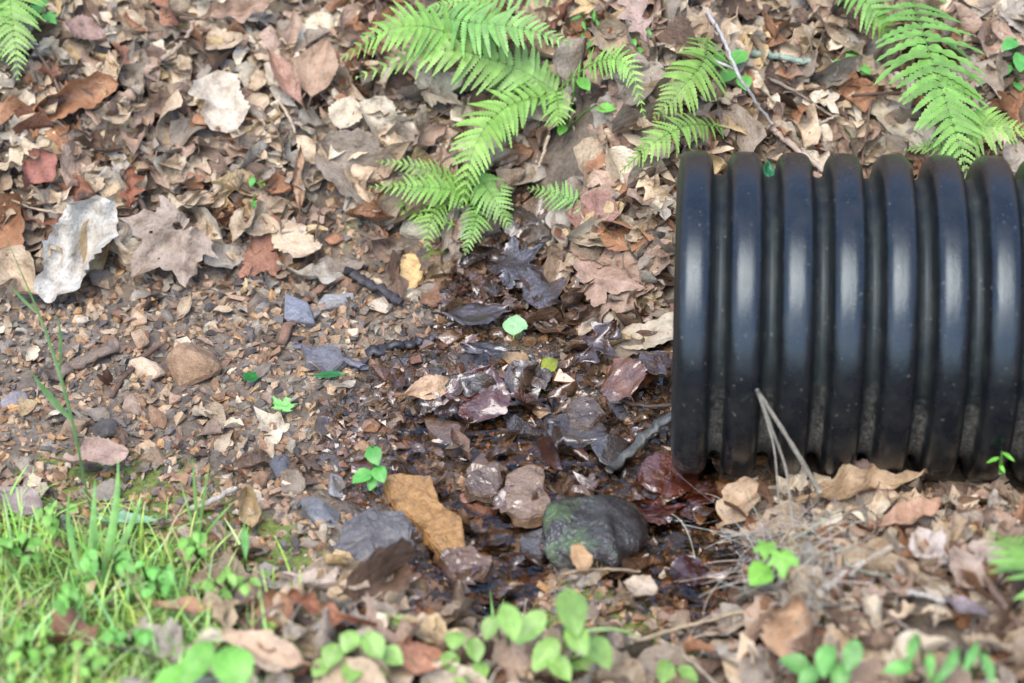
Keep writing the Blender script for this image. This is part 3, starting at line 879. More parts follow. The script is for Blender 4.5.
feat(930, 555, 60, 30, 'frag', (205, 190, 178), 110, "crinkled whitish leaf scrap in the pile under the pipe", h=0.045, fold=0.2, bend=0.8, roll=0.5, twist=0.5, wrinkle=0.07)
feat(805, 640, 75, 50, 'ovate', (196, 160, 128), 60, "curled orange tan leaf with pale back beside the dead grass tangle", h=0.05, tilt=(0, -0.6, 0), fold=0.3, bend=0.8, roll=0.5, twist=0.2)
feat(740, 510, 60, 40, 'frag', (190, 164, 134), 40, "tan torn leaf at the edge of the pile beside the brown pool", h=0.035, fold=0.2, bend=0.5, roll=0.3, twist=0.2)
feat(325, 590, 95, 50, 'oak', (200, 180, 162), 150, "pale crumpled lobed leaf on the near bank below the dark slab", h=0.04, fold=0.2, bend=0.7, roll=0.4, twist=0.3)
feat(330, 615, 80, 26, 'oak', (156, 104, 76), 165, "rust brown upturned leaf below the pale crumpled leaf", h=0.045, tilt=(0, -0.7, 0), fold=0.2, bend=0.5, roll=0.5, twist=0.2)
feat(270, 655, 85, 34, 'ovate', (214, 184, 156), 160, "large light tan leaf by the round bright green leaf", h=0.045, fold=0.2, bend=0.5, roll=0.3, twist=0.2)
feat(185, 612, 58, 34, 'ovate', (196, 146, 116), 165, "orange tan leaf lying among the grass patch", h=0.035, fold=0.2, bend=0.5, roll=0.3, twist=0.2)
feat(415, 665, 75, 40, 'ovate', (196, 140, 108), 20, "orange brown leaf at the bottom edge between clover and seedling", h=0.04, fold=0.2, bend=0.5, roll=0.3, twist=0.2)
feat(640, 590, 40, 32, 'ovate', (196, 176, 152), 60, "small pale oval leaf below the mossy wet stone", h=0.04, fold=0.1, bend=0.4, roll=0.2, twist=0.1)
feat(582, 560, 32, 18, 'frag', (196, 160, 118), 110, "tiny orange tan leaf stuck to the mossy stone's lower edge", h=0.06, tilt=(0, -0.6, 0), fold=0.2, bend=0.4, roll=0.2, twist=0.1, nu=15, nv=5)
feat(90, 460, 75, 40, 'frag', (180, 152, 136), 10, "pinkish tan leaf on the gravel above the grass patch", h=0.03, fold=0.1, bend=0.5, roll=0.2, twist=0.1)
feat(20, 505, 70, 40, 'ovate', (168, 150, 144), 150, "greyish pink leaf at the upper edge of the grass patch", h=0.03, fold=0.1, bend=0.5, roll=0.3, twist=0.2)
# wet dark leaves in the trickle
for px, py, l, w, kd, c, a, lab, hh in (
    (478, 400, 74, 66, 'ovate', (112, 64, 44), 70, "glossy wet dark red leaf plastered on stones in the stream", 0.028),
    (520, 262, 70, 50, 'maple', (92, 88, 92), 30, "wet grey leaf flattened on the mud below the ferns", 0.012),
    (545, 290, 75, 46, 'ovate', (100, 90, 90), 120, "shiny grey brown wet leaf above the pale green leaf", 0.016),
    (470, 315, 80, 44, 'ovate', (84, 66, 58), 10, "dark brown wet leaf on mud beside the pale green leaf", 0.014),
    (490, 350, 60, 34, 'lance', (74, 60, 60), 175, "blackish wet narrow leaf below the pale green leaf", 0.018),
    (590, 350, 85, 50, 'oak', (86, 60, 46), 50, "dark wet curled leaf hanging over the stream near the pipe", 0.03),
    (625, 382, 62, 50, 'ovate', (140, 92, 50), 100, "wet amber brown leaf hanging beside the pipe mouth", 0.04),
    (650, 365, 48, 34, 'frag', (110, 96, 96), 40, "greyish wet leaf scrap just above the amber wet leaf", 0.045),
    (580, 435, 66, 48, 'ovate', (70, 62, 58), 160, "dark translucent wet leaf lying flat in the stream centre", 0.016),
    (665, 478, 80, 56, 'ovate', (120, 66, 42), 30, "red brown wet leaf in the pool under the pipe mouth", 0.012),
    (648, 512, 60, 44, 'maple', (112, 56, 36), 80, "dark red wet leaf half under water beside the mossy stone", 0.010),
    (700, 495, 50, 40, 'ovate', (104, 58, 40), 140, "rusty wet leaf in the pool below the first pipe rib", 0.012),
    (690, 575, 48, 30, 'frag', (84, 46, 40), 100, "dark maroon wet leaf in the shaded pool corner", 0.012),
    (530, 378, 44, 30, 'frag', (110, 96, 84), 20, "brown wet leaf scrap under the yellow green moss leaf", 0.014),
):
    feat(px, py, l, w, kd, c, a, lab, h=hh + 0.014, fold=0.05, bend=0.35, roll=-0.1, twist=0.1, wrinkle=0.03, crumple=0.05, wet=0.9, mat=M_WETLEAF, k=0.75, group="wet leaves in the stream", name="wet_leaf")
feat(425, 390, 72, 40, 'lance', (206, 172, 140), 25, "pale orange tan folded leaf with dark underside at the stream edge", h=0.03, tilt=(0.1, -0.3, 0), fold=0.35, bend=0.2, roll=0.1, twist=0.1)

# the leaves that show largest, one object each
r2 = np.random.default_rng(77)
tries = 0
used_px += [(376, 552, 55), (425, 520, 50), (597, 548, 62), (640, 480, 50), (527, 497, 40), (570, 640, 60), (465, 655, 34), (360, 658, 48), (232, 670, 40), (772, 568, 30), (825, 668, 40), (912, 660, 40), (965, 668, 40), (372, 470, 26), (510, 630, 26), (245, 545, 26), (675, 676, 26), (852, 66, 26), (735, 70, 30), (585, 35, 28), (1012, 62, 30), (476, 210, 45), (560, 200, 30)]
targets = 300 - leaf_count[0] - 10
made = 0
while made < targets and tries < 6000:
    tries += 1
    px, py = r2.uniform(-15, 1040), r2.uniform(-15, 695)
    p = at(px, py)
    if r2.uniform() > float(litter_density(p[0], p[1])) * (1 - 0.95 * float(bare(p[0], p[1]))): continue
    if 640 < px and 130 < py < 515: continue
    lpx = r2.uniform(42, 100)
    if any(math.hypot(px - a, py - b) < 0.45 * (q + lpx * 0.5) for a, b, q in used_px): continue
    used_px.append((px, py, lpx * 0.42))
    kind = KINDS[r2.choice(5, p=KW)]
    i, c = leaf_colour(r2)
    wet_ = float(wetness(p[0], p[1]))
    bend, roll, fold = r2.normal(0.2, 0.9), r2.normal(0.25, 0.55), r2.uniform(-0.1, 0.75)
    n = gnormal(p[0], p[1]) + r2.normal(0, 0.14 if (px > 640 and 480 < py < 600) else 0.42, 3) + np.array((0, -0.10, 0))
    size = "small" if lpx < 56 else ("medium" if lpx < 76 else "large")
    desc = f"{size} {LEAFCOL[i][0]} {SHAPEWORD[kind]} leaf {pose_word(bend, roll, fold)}"
    lab = unique_label(desc, px, py)
    place_leaf(px, py, lpx * PX, lpx * PX * r2.uniform(0.42, 0.78), kind, c * (1 - 0.4 * wet_), r2.uniform(0, 6.28), n, r2.uniform(0.012, 0.036), lab, r=r2, wet=wet_ * 0.9,
               nu=23, nv=7, fold=fold, bend=bend, roll=roll, twist=r2.normal(0, 0.6), wrinkle=0.03, jag=0.11, crumple=r2.uniform(0.02, 0.055), pet=r2.uniform() < 0.5)
    made += 1

# green loose leaves
GRN = (0.10, 0.25, 0.035)
for px, py, l, w, kd, c, a, lab in (
    (515, 328, 36, 22, 'ovate', (168, 214, 150), 85, "pale mint green leaf lying flat on dark wet mud"),
    (327, 376, 42, 15, 'lance', (50, 120, 60), 8, "dark green narrow leaf lying on the gravel"),
    (285, 405, 24, 20, 'maple', (140, 205, 110), 70, "small bright green lobed leaf on brown gravel"),
    (250, 378, 18, 14, 'ovate', (40, 120, 40), 60, "small deep green leaf beside the brown block stone"),
    (550, 366, 22, 16, 'ovate', (150, 160, 30), 120, "yellow green mossy leaf floating above the stream stones"),
    (522, 174, 28, 16, 'ovate', (140, 205, 100), 170, "fresh green fallen leaf on bare soil by the lower fern"),
    (535, 509, 12, 7, 'ovate', (150, 190, 120), 20, "tiny pale green leaf on the flat tan stone in the stream"),
    (132, 520, 78, 22, 'lance', (150, 190, 150), 175, "pale greyish green strap leaf lying above the grass"),
    (768, 172, 26, 14, 'ovate', (40, 110, 70), 100, "dark teal green leaf tucked behind the pipe's second rib"),
):
    p = at(px, py, 0.02)
    place_leaf(px, py, l * PX, w * PX * 1.15, kd, lin(c) * 0.8, math.radians(a), None, 0.022 if px != 768 else 0.05, lab, mat=M_GREEN, group="green leaves fallen on the ground", name="green_leaf", fold=0.12, bend=0.25, roll=0.05, twist=0.1, wrinkle=0.012, jag=0.02)

# ------------------------------------------------------------------ stones
def hull_stone(r, n=13, flatz=0.55, bev=0.10):
    bm = bmesh.new()
    P = r.normal(0, 1, (n, 3)); P /= np.linalg.norm(P, axis=1, keepdims=True); P *= r.uniform(0.75, 1.0, (n, 1))
    P[:, 0] *= r.uniform(1.0, 1.35); P[:, 2] *= flatz * r.uniform(0.7, 1.2)
    for p in P: bm.verts.new(p)
    res = bmesh.ops.convex_hull(bm, input=bm.verts)
    bmesh.ops.delete(bm, geom=[g for g in res["geom_interior"] if isinstance(g, bmesh.types.BMVert)], context='VERTS')
    bmesh.ops.dissolve_limit(bm, angle_limit=0.22, verts=bm.verts, edges=bm.edges)
    if bev: bmesh.ops.bevel(bm, geom=bm.edges[:], offset=bev, segments=1, affect='EDGES', clamp_overlap=True)
    bmesh.ops.triangulate(bm, faces=bm.faces)
    bm.verts.ensure_lookup_table(); bm.verts.index_update()
    v = np.array([x.co[:] for x in bm.verts]); f = np.array([[q.index for q in x.verts] for x in bm.faces])
    bm.free()
    return v, f

rs = np.random.default_rng(3)
PROTO = [hull_stone(rs, int(rs.integers(9, 16))) for _ in range(48)]
def ball():
    bm = bmesh.new(); bmesh.ops.create_icosphere(bm, subdivisions=3, radius=1.0); bm.verts.index_update()
    v = np.array([x.co[:] for x in bm.verts]); f = np.array([[q.index for q in x.verts] for x in bm.faces]); bm.free()
    return v, f
BALL = ball()
SMALL = [hull_stone(rs, int(rs.integers(7, 11)), 0.65, 0.0) for _ in range(30)]
STCOL = [("grey", (142, 134, 122), 18), ("slate grey", (108, 104, 101), 13), ("tan", (176, 152, 126), 21), ("brown", (140, 112, 88), 21),
         ("ochre", (176, 140, 98), 7), ("pinkish", (164, 136, 116), 8), ("dark", (78, 72, 70), 8), ("pale", (198, 186, 168), 3)]
SCW = np.array([c[2] for c in STCOL], float); SCW /= SCW.sum()

def rot(yaw, tx=0.0, ty=0.0):
    cz, sz = math.cos(yaw), math.sin(yaw)
    Rz = np.array([[cz, -sz, 0], [sz, cz, 0], [0, 0, 1]])
    Rx = np.array([[1, 0, 0], [0, math.cos(tx), -math.sin(tx)], [0, math.sin(tx), math.cos(tx)]])
    Ry = np.array([[math.cos(ty), 0, math.sin(ty)], [0, 1, 0], [-math.sin(ty), 0, math.cos(ty)]])
    return Rz @ Rx @ Ry

def gravel_density(x, y):
    n = fbm(x, y, 7, 2, 31)
    a = sstep(0.16, 0.03, y - far_toe(x) + n * 0.10) * sstep(-0.07, 0.02, y - near_toe(x) + n * 0.08)
    return a * sstep(0.42, 0.36, x)

gmb = MB()
P = scatter(14000, -1.1, 0.36, -0.72, 0.30, gravel_density, 41)
G = ground(P[:, 0], P[:, 1]); WT = wetness(P[:, 0], P[:, 1]); PL = pool(P[:, 0], P[:, 1])
for (x, y), z, wt_, pl_ in zip(P, G, WT, PL):
    s = 0.0035 + 0.0100 * rs.uniform() ** 2.0
    v, f = SMALL[rs.integers(len(SMALL))]
    c = lin(STCOL[rs.choice(8, p=SCW)][1]) * 0.88 * rs.uniform(0.75, 1.15) * np.array((1.0, 0.95, 0.86))
    if wt_ > 0.3: c = c * np.array((0.95, 0.84, 0.70))
    wv = min(1.0, wt_ * 1.0 + 0.10); c = c * (1 + 0.45 * pl_ * np.array((1.15, 1.0, 0.75)))
    gmb.add(np.array((x, y, z + s * rs.uniform(-0.1, 0.45))) + (v * s) @ rot(rs.uniform(0, 6.28), rs.normal(0, 0.4), rs.normal(0, 0.4)).T, f, np.append(c, wv))
o = gmb.build("gravel", M_STONE, smooth=False)
tag(o, "fine mixed brown and grey gravel of the stream bed", "gravel", kind="stuff")

stone_n = [0]
spx = []
def stone(px, py, w, d, t, srgb, yaw, label, wet=0.0, proto=None, tx=0.0, ty=0.0, sink=0.35, mat=None, k=0.92, group="loose stones in the ditch", rough=0):
    """w, d, t: length, depth and thickness in metres"""
    p = at(px, py, 0.0)
    v, f = PROTO[proto % 48 if proto is not None else rs.integers(len(PROTO))]
    if proto in (98, 99): v, f = BALL
    if proto == 98:
        v = v.copy(); a_ = np.arctan2(v[:, 1], v[:, 0]); v[:, 2] = np.clip(v[:, 2], -0.5, 0.42)
        v[:, :2] *= (0.75 + 0.5 * vnoise(np.cos(a_) * 1.7 + px, np.sin(a_) * 1.7 + py, 3) + 0.25 * np.abs(np.sin(1.5 * a_ + px)))[:, None]
    v = v - (v.max(0) + v.min(0)) / 2
    v = v / (v.max(0) - v.min(0)) * np.array((w, d, t))
    m = MB()
    if rough:
        bm = bmesh.new()
        vs = [bm.verts.new(q) for q in v]
        for q in f: bm.faces.new([vs[i] for i in q])
        if len(v) < 300: bmesh.ops.subdivide_edges(bm, edges=bm.edges[:], cuts=3, use_grid_fill=True)
        else: bmesh.ops.subdivide_edges(bm, edges=bm.edges[:], cuts=1, use_grid_fill=True)
        for _ in range(1): bmesh.ops.smooth_vert(bm, verts=bm.verts[:], factor=0.5, use_axis_x=True, use_axis_y=True, use_axis_z=True)
        bmesh.ops.triangulate(bm, faces=bm.faces)
        bm.verts.index_update()
        v = np.array([x.co[:] for x in bm.verts]); f = np.array([[q.index for q in x.verts] for x in bm.faces]); bm.free()
        nz = fbm(v[:, 0] + v[:, 2] * 0.7 + px, v[:, 1] - v[:, 2] * 0.4, 2.4 / w, 4, 4) + 0.5 * ridged((v[:, 0] + px) * 3 / w, (v[:, 1] - v[:, 2]) * 3 / w, 6)
        v = v * (1 + rough * nz[:, None])
    top = np.array((p[0], p[1], p[2] + t * (0.5 - sink)))
    m.add(top + v @ rot(yaw, tx, ty).T, f, np.append(lin(srgb) * k, wet))
    o = m.build("stone", mat or M_STONE, smooth=bool(rough), origin=top)
    tag(o, label, "stone", group)
    used_labels[label] = 1
    stone_n[0] += 1
    spx.append((px, py, 0.5 * w * 722))
    return o

R_ = math.radians
def slab(pxs, z0, t, srgb, label, wet, tilt=0.0, k=0.8, mat=None):
    """a flat angular stone of real thickness lying in the bed; pxs: its outline seen on the plane z0"""
    if z0 is None: z0 = at(*np.mean(pxs, axis=0))[2] + 0.3 * t
    q_ = []
    for i in range(len(pxs)):
        (x0, y0), (x1, y1) = pxs[i], pxs[(i + 1) % len(pxs)]
        q_ += [(x0, y0), (x0 + (x1 - x0) * rs.uniform(0.35, 0.65) + rs.normal(0, 1.6), y0 + (y1 - y0) * rs.uniform(0.35, 0.65) + rs.normal(0, 1.6))]
    P = np.array([flat(a, b, z0) for a, b in q_]); c = P.mean(0)
    bm = bmesh.new()
    top = [bm.verts.new((q[0] - c[0], q[1] - c[1], t / 2 + tilt * (q[1] - c[1]))) for q in P]
    bot = [bm.verts.new((1.06 * (q[0] - c[0]), 1.06 * (q[1] - c[1]), -t / 2 + tilt * (q[1] - c[1]))) for q in P]
    n = len(P)
    bm.faces.new(top); bm.faces.new(bot[::-1])
    for i in range(n): bm.faces.new((top[i], bot[i], bot[(i + 1) % n], top[(i + 1) % n]))
    bmesh.ops.recalc_face_normals(bm, faces=bm.faces)
    bmesh.ops.bevel(bm, geom=bm.edges[:], offset=t * 0.10, segments=2, affect='EDGES', clamp_overlap=True)
    bmesh.ops.triangulate(bm, faces=bm.faces)
    for _ in range(3):
        bmesh.ops.subdivide_edges(bm, edges=[e for e in bm.edges if e.calc_length() > 0.006], cuts=1)
        bmesh.ops.triangulate(bm, faces=bm.faces)
    bm.verts.index_update()
    v = np.array([x.co[:] for x in bm.verts]); f = np.array([[q.index for q in x.verts] for x in bm.faces]); bm.free()
    v = v + (np.array((0.24, 0.24, 0.40)) * t) * fbm(v[:, 0] + c[0], v[:, 1] + c[1] + v[:, 2], 45, 4, 8)[:, None]
    step = np.floor(fbm(v[:, 0] + c[0], v[:, 1] + c[1], 18, 2, 13) * 4) * 0.10 * t      # split layers
    v[:, 2] += np.where(v[:, 2] > 0, step, 0)
    m = MB(); m.add(c + v, f, np.append(lin(srgb) * k, wet))
    o = m.build("stone", mat or M_STONE, smooth=False, origin=c)
    tag(o, label, "stone", "loose stones in the ditch"); used_labels[label] = 1
    stone_n[0] += 1
    ctr = np.mean(pxs, axis=0); spx.append((ctr[0], ctr[1], 0.45 * max(np.ptp(np.array(pxs), axis=0))))
    return o
slab([(394, 273), (402, 264), (413, 263), (420, 272), (418, 283), (408, 290), (397, 284)], None, .014, (206, 172, 118), "bright yellow angular stone below the ferns", 0.0, 0.30, k=0.85)
slab([(334, 548), (344, 530), (372, 522), (400, 524), (411, 534), (414, 552), (401, 566), (372, 572), (350, 566)], 0.012, .026, (100, 97, 98), "large dark grey flat slab stone at the near bank", 0.4, 0.25)
slab([(384, 491), (402, 486), (430, 488), (438, 500), (440, 509), (454, 515), (464, 531), (461, 552), (452, 559), (432, 541), (412, 522), (396, 507)], 0.012, .016, (172, 130, 74), "ochre yellow flat slab tilted in the shallow water", 0.38, 0.2)
slab([(507, 480), (529, 472), (544, 478), (551, 507), (541, 518), (513, 521), (506, 500)], 0.008, .016, (160, 132, 102), "flat tan square stone in the stream", 0.75, 0.12)
slab([(470, 478), (492, 470), (506, 480), (500, 494), (478, 497), (464, 490)], 0.006, .018, (116, 92, 70), "flat brown wet stone above the red brown stone", 0.7, 0.1)
slab([(640, 470), (662, 462), (676, 476), (664, 492), (644, 488)], 0.0, .014, (120, 74, 46), "flat rusty wet stone in the pool by the pipe mouth", 0.8, 0.1)
slab([(556, 500), (580, 492), (594, 502), (580, 516), (560, 514)], 0.0, .014, (132, 104, 72), "flat amber wet stone between square stone and boulder", 0.7, 0.1)
slab([(440, 560), (470, 552), (492, 562), (484, 578), (452, 580)], 0.0, .016, (120, 90, 66), "flat brown wet slab below the ochre slab", 0.6, 0.1)
slab([(520, 540), (540, 534), (552, 548), (540, 562), (522, 556)], 0.0, .014, (92, 84, 78), "flat dark wet stone on the near side of the boulder", 0.8, 0.1)
slab([(566, 410), (592, 404), (606, 416), (590, 428), (570, 424)], 0.012, .014, (110, 92, 74), "flat grey brown wet stone above the round dark stone", 0.8, 0.1)
slab([(300, 352), (330, 350), (346, 362), (330, 372), (306, 366)], 0.02, .012, (108, 106, 112), "flat bluish slate chip by the dark green narrow leaf", 0.3, 0.2)
stone(195, 372, .078, .062, .050, (140, 112, 86), 0.1, "brown block shaped stone standing on the gravel", proto=3, sink=0.15, tx=0.15)
stone(146, 374, .058, .032, .030, (178, 154, 128), -0.5, "tan elongated stone beside the brown block stone", proto=5, sink=0.2)
stone(298, 318, .044, .060, .030, (112, 114, 122), 0.3, "dark slate grey upright stone on the gravel", proto=11, sink=0.2, tx=0.3)
stone(335, 306, .058, .036, .022, (140, 138, 136), 0.4, "light grey wedge stone beside the dark slate stone", proto=14, sink=0.2)
stone(317, 318, .022, .030, .020, (138, 128, 122), 0.2, "small grey stone wedged between slate and wedge stones", proto=2, sink=0.2)
stone(335, 244, .030, .026, .018, (168, 122, 92), 0.2, "reddish tan stone on the soil at the bank foot", proto=7, sink=0.2)
stone(412, 297, .036, .028, .018, (170, 158, 136), 0.2, "pale grey tan stone below the bright yellow stone", proto=9, sink=0.2)
stone(318, 268, .030, .022, .018, (160, 140, 116), 0.9, "tan stone above the slate grey stones", proto=6, sink=0.2)
stone(420, 232, .060, .036, .030, (176, 168, 148), 0.1, "pale mossy stone at the bank under the lower fern", proto=15, sink=0.25)
stone(358, 212, .046, .040, .034, (176, 166, 152), 0.5, "pale rounded stone on the leaf bank by the bare soil", proto=16, sink=0.2)
stone(318, 520, .070, .045, .025, (120, 122, 126), -0.4, "thin bluish slab lying beside the large dark slab", wet=0.5, proto=18, sink=0.2)
stone(484, 486, .058, .045, .034, (120, 92, 66), 0.4, "dark brown wet stone left of the flat tan stone", wet=0.7, proto=21, sink=-0.15)
stone(481, 514, .056, .046, .030, (146, 98, 68), 0.0, "red brown wet stone beside the ochre slab", wet=0.6, proto=22, sink=-0.15)
stone(597, 548, .126, .108, .064, (62, 58, 55), 0.1, "big dark wet boulder with green moss in the stream", wet=0.8, proto=99, sink=0.22, mat=M_MOSSY, rough=0.42)
stone(450, 445, .060, .085, .034, (110, 84, 62), 0.7, "long brown wet stone standing in the stream", wet=0.7, proto=24, sink=-0.1, tx=0.2)
stone(575, 448, .085, .065, .030, (92, 82, 76), -0.2, "dark round wet stone in the stream centre", wet=0.95, proto=98, sink=-0.2, rough=0.3)
stone(625, 395, .070, .060, .050, (150, 100, 56), 0.5, "amber wet stone under leaves beside the pipe mouth", wet=0.8, proto=26, sink=0.1, rough=0.1)
stone(612, 470, .055, .050, .040, (84, 80, 82), 0.5, "black glossy wet stone beside the pouring water", wet=1.0, proto=27, sink=-0.2, rough=0.2)
stone(543, 420, .026, .028, .022, (206, 186, 168), 0.5, "small pale pink stone in the stream centre", wet=0.35, proto=28, sink=-0.3)
stone(515, 365, .034, .026, .020, (170, 140, 100), 0.5, "tan wet stone below the pale green leaf", wet=0.5, proto=29, sink=-0.1)
stone(502, 548, .050, .040, .024, (122, 96, 78), 0.9, "brown wet stone below the red brown stone", wet=0.8, proto=30, sink=-0.1)
stone(285, 472, .038, .034, .022, (84, 86, 92), 0.3, "dark slate stone on gravel above the near bank", wet=0.3, proto=31, sink=0.2)
stone(335, 490, .026, .044, .018, (140, 140, 140), 0.4, "light grey tall stone by the two leaf seedling", wet=0.3, proto=32, sink=0.1)
stone(15, 405, .038, .028, .02, (120, 114, 116), 0.4, "grey flat stone under the green stem on the gravel", proto=33, sink=0.2)
stone(375, 598, .090, .060, .030, (130, 82, 64), 0.1, "red brown wet slab half hidden under near bank leaves", wet=0.5, proto=34, sink=0.25)

tries = 0
while stone_n[0] < 300 and tries < 12000:
    tries += 1
    px, py = rs.uniform(-10, 740), rs.uniform(220, 610)
    p = at(px, py)
    wt_ = float(wetness(p[0], p[1]))
    if rs.uniform() > float(gravel_density(p[0], p[1])) * (1.0 if wt_ > 0.4 else 0.6): continue
    s = 0.013 + 0.030 * rs.uniform() ** 2.0
    if any(math.hypot(px - a, py - b) < 0.62 * (q + s * 361) for a, b, q in spx): continue
    ci = rs.choice(8, p=SCW)
    wt_ = float(wetness(p[0], p[1])); pl_ = float(pool(p[0], p[1]))
    c = np.array(STCOL[ci][1]) * rs.uniform(0.72, 1.02) * np.array((1.0, 0.97, 0.93))
    if wt_ > 0.3: c = c * np.array((1.05, 0.92, 0.76))
    size = "tiny" if s < 0.017 else ("small" if s < 0.024 else "fist sized" if s > 0.05 else "larger")
    asp = rs.uniform(0.5, 0.95)
    shp = "long" if asp < 0.65 else ("chunky" if asp < 0.82 else "blocky")
    desc = f"{size} {STCOL[ci][0]} {shp} {'wet ' if wt_ > 0.4 else ''}stone"
    lab = unique_label(desc, px, py)
    stone(px, py, s, s * asp, s * rs.uniform(0.32, 0.65), np.clip(c, 0, 255), rs.uniform(0, 6.28), lab, wet=min(1, wt_ * 0.85 + 0.08), tx=rs.normal(0, 0.25), ty=rs.normal(0, 0.25), sink=rs.uniform(0.0, 0.3) - 0.75 * pl_)

# ------------------------------------------------------------------ sticks and twigs
def stick(pxs, wpx, srgb, label, h=0.02, taper=0.7, name="twig", wet=0.0, knobs=0.12, branches=(), flatten=1.0, n=None, k=0.75, group="twigs and sticks on the ground", mat=None):
    hs = h if isinstance(h, (list, tuple)) else [h] * len(pxs)
    P = [at(a, b, q) for (a, b), q in zip(pxs, hs)]
    base = P[0]
    m = MB()
    pts = bez(P, n or max(10, 6 * len(P)))
    pts = pts + rng.normal(0, wpx * PX * 0.10, pts.shape)
    tube(m, pts, wpx * PX * 0.5, wpx * PX * 0.5 * taper, lin(srgb) * k, 8, knobs, wet, flatten)
    o = m.build(name, mat or M_WOOD, origin=base)
    tag(o, label, "stick" if name != "twig" else "twig", group)
    used_labels[label] = 1
    for bp, bw in branches:
        P2 = [at(a, b, h if not isinstance(h, (list, tuple)) else hs[min(i + 1, len(hs) - 1)]) for i, (a, b) in enumerate(bp)]
        m2 = MB(); tube(m2, bez(P2, 12), bw * PX * 0.5, bw * PX * 0.4, lin(srgb) * k, 7, knobs, wet)
        m2.build("side_branch", M_WOOD, o, origin=base)
    return o

stick([(704, 8), (722, 36), (736, 70), (752, 96), (772, 124)], 4.6, (190, 180, 172), "white barkless forked twig leaning over the fern above the pipe", h=[0.05, 0.10, 0.12, 0.10, 0.06], branches=[([(736, 70), (720, 62), (702, 57)], 3.4)], knobs=0.15)
stick([(630, 71), (660, 68), (690, 63)], 7, (150, 140, 134), "short grey stick lying behind the small fern fronds", h=0.03)
stick([(735, 52), (775, 54), (812, 63)], 9, (158, 176, 158), "lichen covered greenish grey stick above the pipe", h=0.035)
stick([(768, 78), (800, 92), (834, 118)], 4, (150, 132, 116), "thin brown twig sloping down behind the pipe ribs", h=0.035)
stick([(770, 128), (800, 150), (825, 172)], 8, (196, 174, 156), "pale split stick touching the top of the pipe", h=0.05)
stick([(876, 72), (868, 120), (862, 165)], 3.5, (120, 92, 76), "thin brown upright stem dipping between two pipe ribs", h=[0.02, 0.06, 0.05])
stick([(800, 135), (820, 122), (838, 115)], 4, (190, 170, 150), "short pale straw beside the pipe's fourth rib", h=0.04)
stick([(268, 214), (286, 240), (310, 264)], 9, (74, 70, 70), "dark bent stick at the foot of the leaf bank", h=0.012, name="stick", knobs=0.08)
stick([(345, 271), (372, 283), (402, 303)], 15, (70, 64, 64), "thick charred black stick lying beside the yellow stone", h=0.012, name="stick", knobs=0.06, flatten=0.6, wet=0.2)
stick([(368, 352), (400, 346), (432, 338)], 15, (76, 70, 74), "knobbly black wet stick at the stream edge", h=0.010, name="stick", knobs=0.10, wet=0.8, flatten=0.6)
stick([(365, 368), (330, 352), (296, 346)], 11, (124, 120, 130), "flat grey wood splinter lying on the gravel", h=0.012, name="stick", flatten=0.5, wet=0.2)
stick([(48, 378), (84, 362), (118, 342)], 17, (128, 108, 92), "weathered flat wood plank piece on the gravel", h=0.015, name="stick", taper=0.9, flatten=0.5, knobs=0.08)
stick([(160, 345), (120, 375), (112, 398)], 6, (110, 82, 66), "dark root end beside the wood plank piece", h=0.012)
stick([(280, 345), (300, 290), (345, 275)], 11, (142, 106, 82), "brown bark strip between slate stones and charred stick", h=0.01, flatten=0.4)
stick([(540, 260), (568, 240), (580, 215)], 4, (120, 90, 70), "thin dark stem lying on wet matted leaves", h=0.02)
stick([(420, 130), (450, 108), (490, 82)], 2, (110, 80, 60), "very thin brown stem crossing under the fern clump", h=0.05)
stick([(674, 412), (640, 440), (608, 472)], 14, (120, 122, 118), "grey wet stick slanting from the pipe mouth to the black wet stone", h=[.05, .03, .03], name="stick", wet=0.9, flatten=0.6)
stick([(610, 395), (640, 410), (672, 405)], 5, (100, 76, 58), "wet brown twig hanging at the pipe mouth", h=0.04, wet=0.6)
stick([(415, 420), (425, 440), (408, 462)], 6, (80, 54, 44), "dark wet twig beside the long brown stone", h=0.012, wet=0.7)
stick([(820, 592), (855, 568), (892, 546)], 8, (196, 182, 162), "pale straight stick lying across the lower right pile", h=0.055)
stick([(632, 642), (690, 625), (745, 612), (800, 616), (860, 606)], 4, (186, 164, 132), "long pale root running below the dead grass tangle", h=0.05)
stick([(722, 530), (745, 537), (775, 545)], 5, (178, 158, 138), "knobbed pale twig beside the pool edge", h=0.04, knobs=0.3)
stick([(985, 578), (1005, 608), (1032, 640)], 7, (136, 108, 88), "brown stick sloping down at the lower right edge", h=0.05)
stick([(908, 592), (925, 594), (945, 602)], 5, (190, 180, 168), "short pale twig below the crinkled whitish leaf", h=0.045)
stick([(945, 612), (985, 607), (1024, 616)], 3, (170, 150, 130), "thin straw lying on bare soil at the lower right", h=0.02)
stick([(870, 598), (900, 628), (930, 640)], 4, (140, 120, 104), "thin grey brown twig crossing the lower right leaves", h=0.045)
stick([(660, 640), (700, 665), (720, 690)], 4, (176, 156, 132), "pale twig at the bottom edge under the pool", h=0.045)
stick([(560, 575), (600, 565), (640, 572)], 3.5, (170, 146, 116), "thin straw below the mossy boulder", h=0.04)
stick([(190, 510), (215, 500), (236, 488)], 6, (196, 184, 170), "short pale stick at the edge of the grass patch", h=0.025)
stick([(10, 22), (50, 60), (62, 100)], 4, (120, 96, 80), "thin brown stem below the hanging corner fern", h=0.05)
stick([(160, 60), (185, 48), (195, 20)], 6, (170, 146, 122), "tan curved twig on the upper leaf bank", h=0.055)
stick([(120, 170), (150, 210), (160, 260)], 7, (104, 84, 70), "dark upright twig between pale torn leaf and maple leaf", h=0.045)
stick([(985, 60), (1000, 75), (1030, 80)], 4, (150, 130, 116), "thin twig under the fern at the upper right edge", h=0.03)
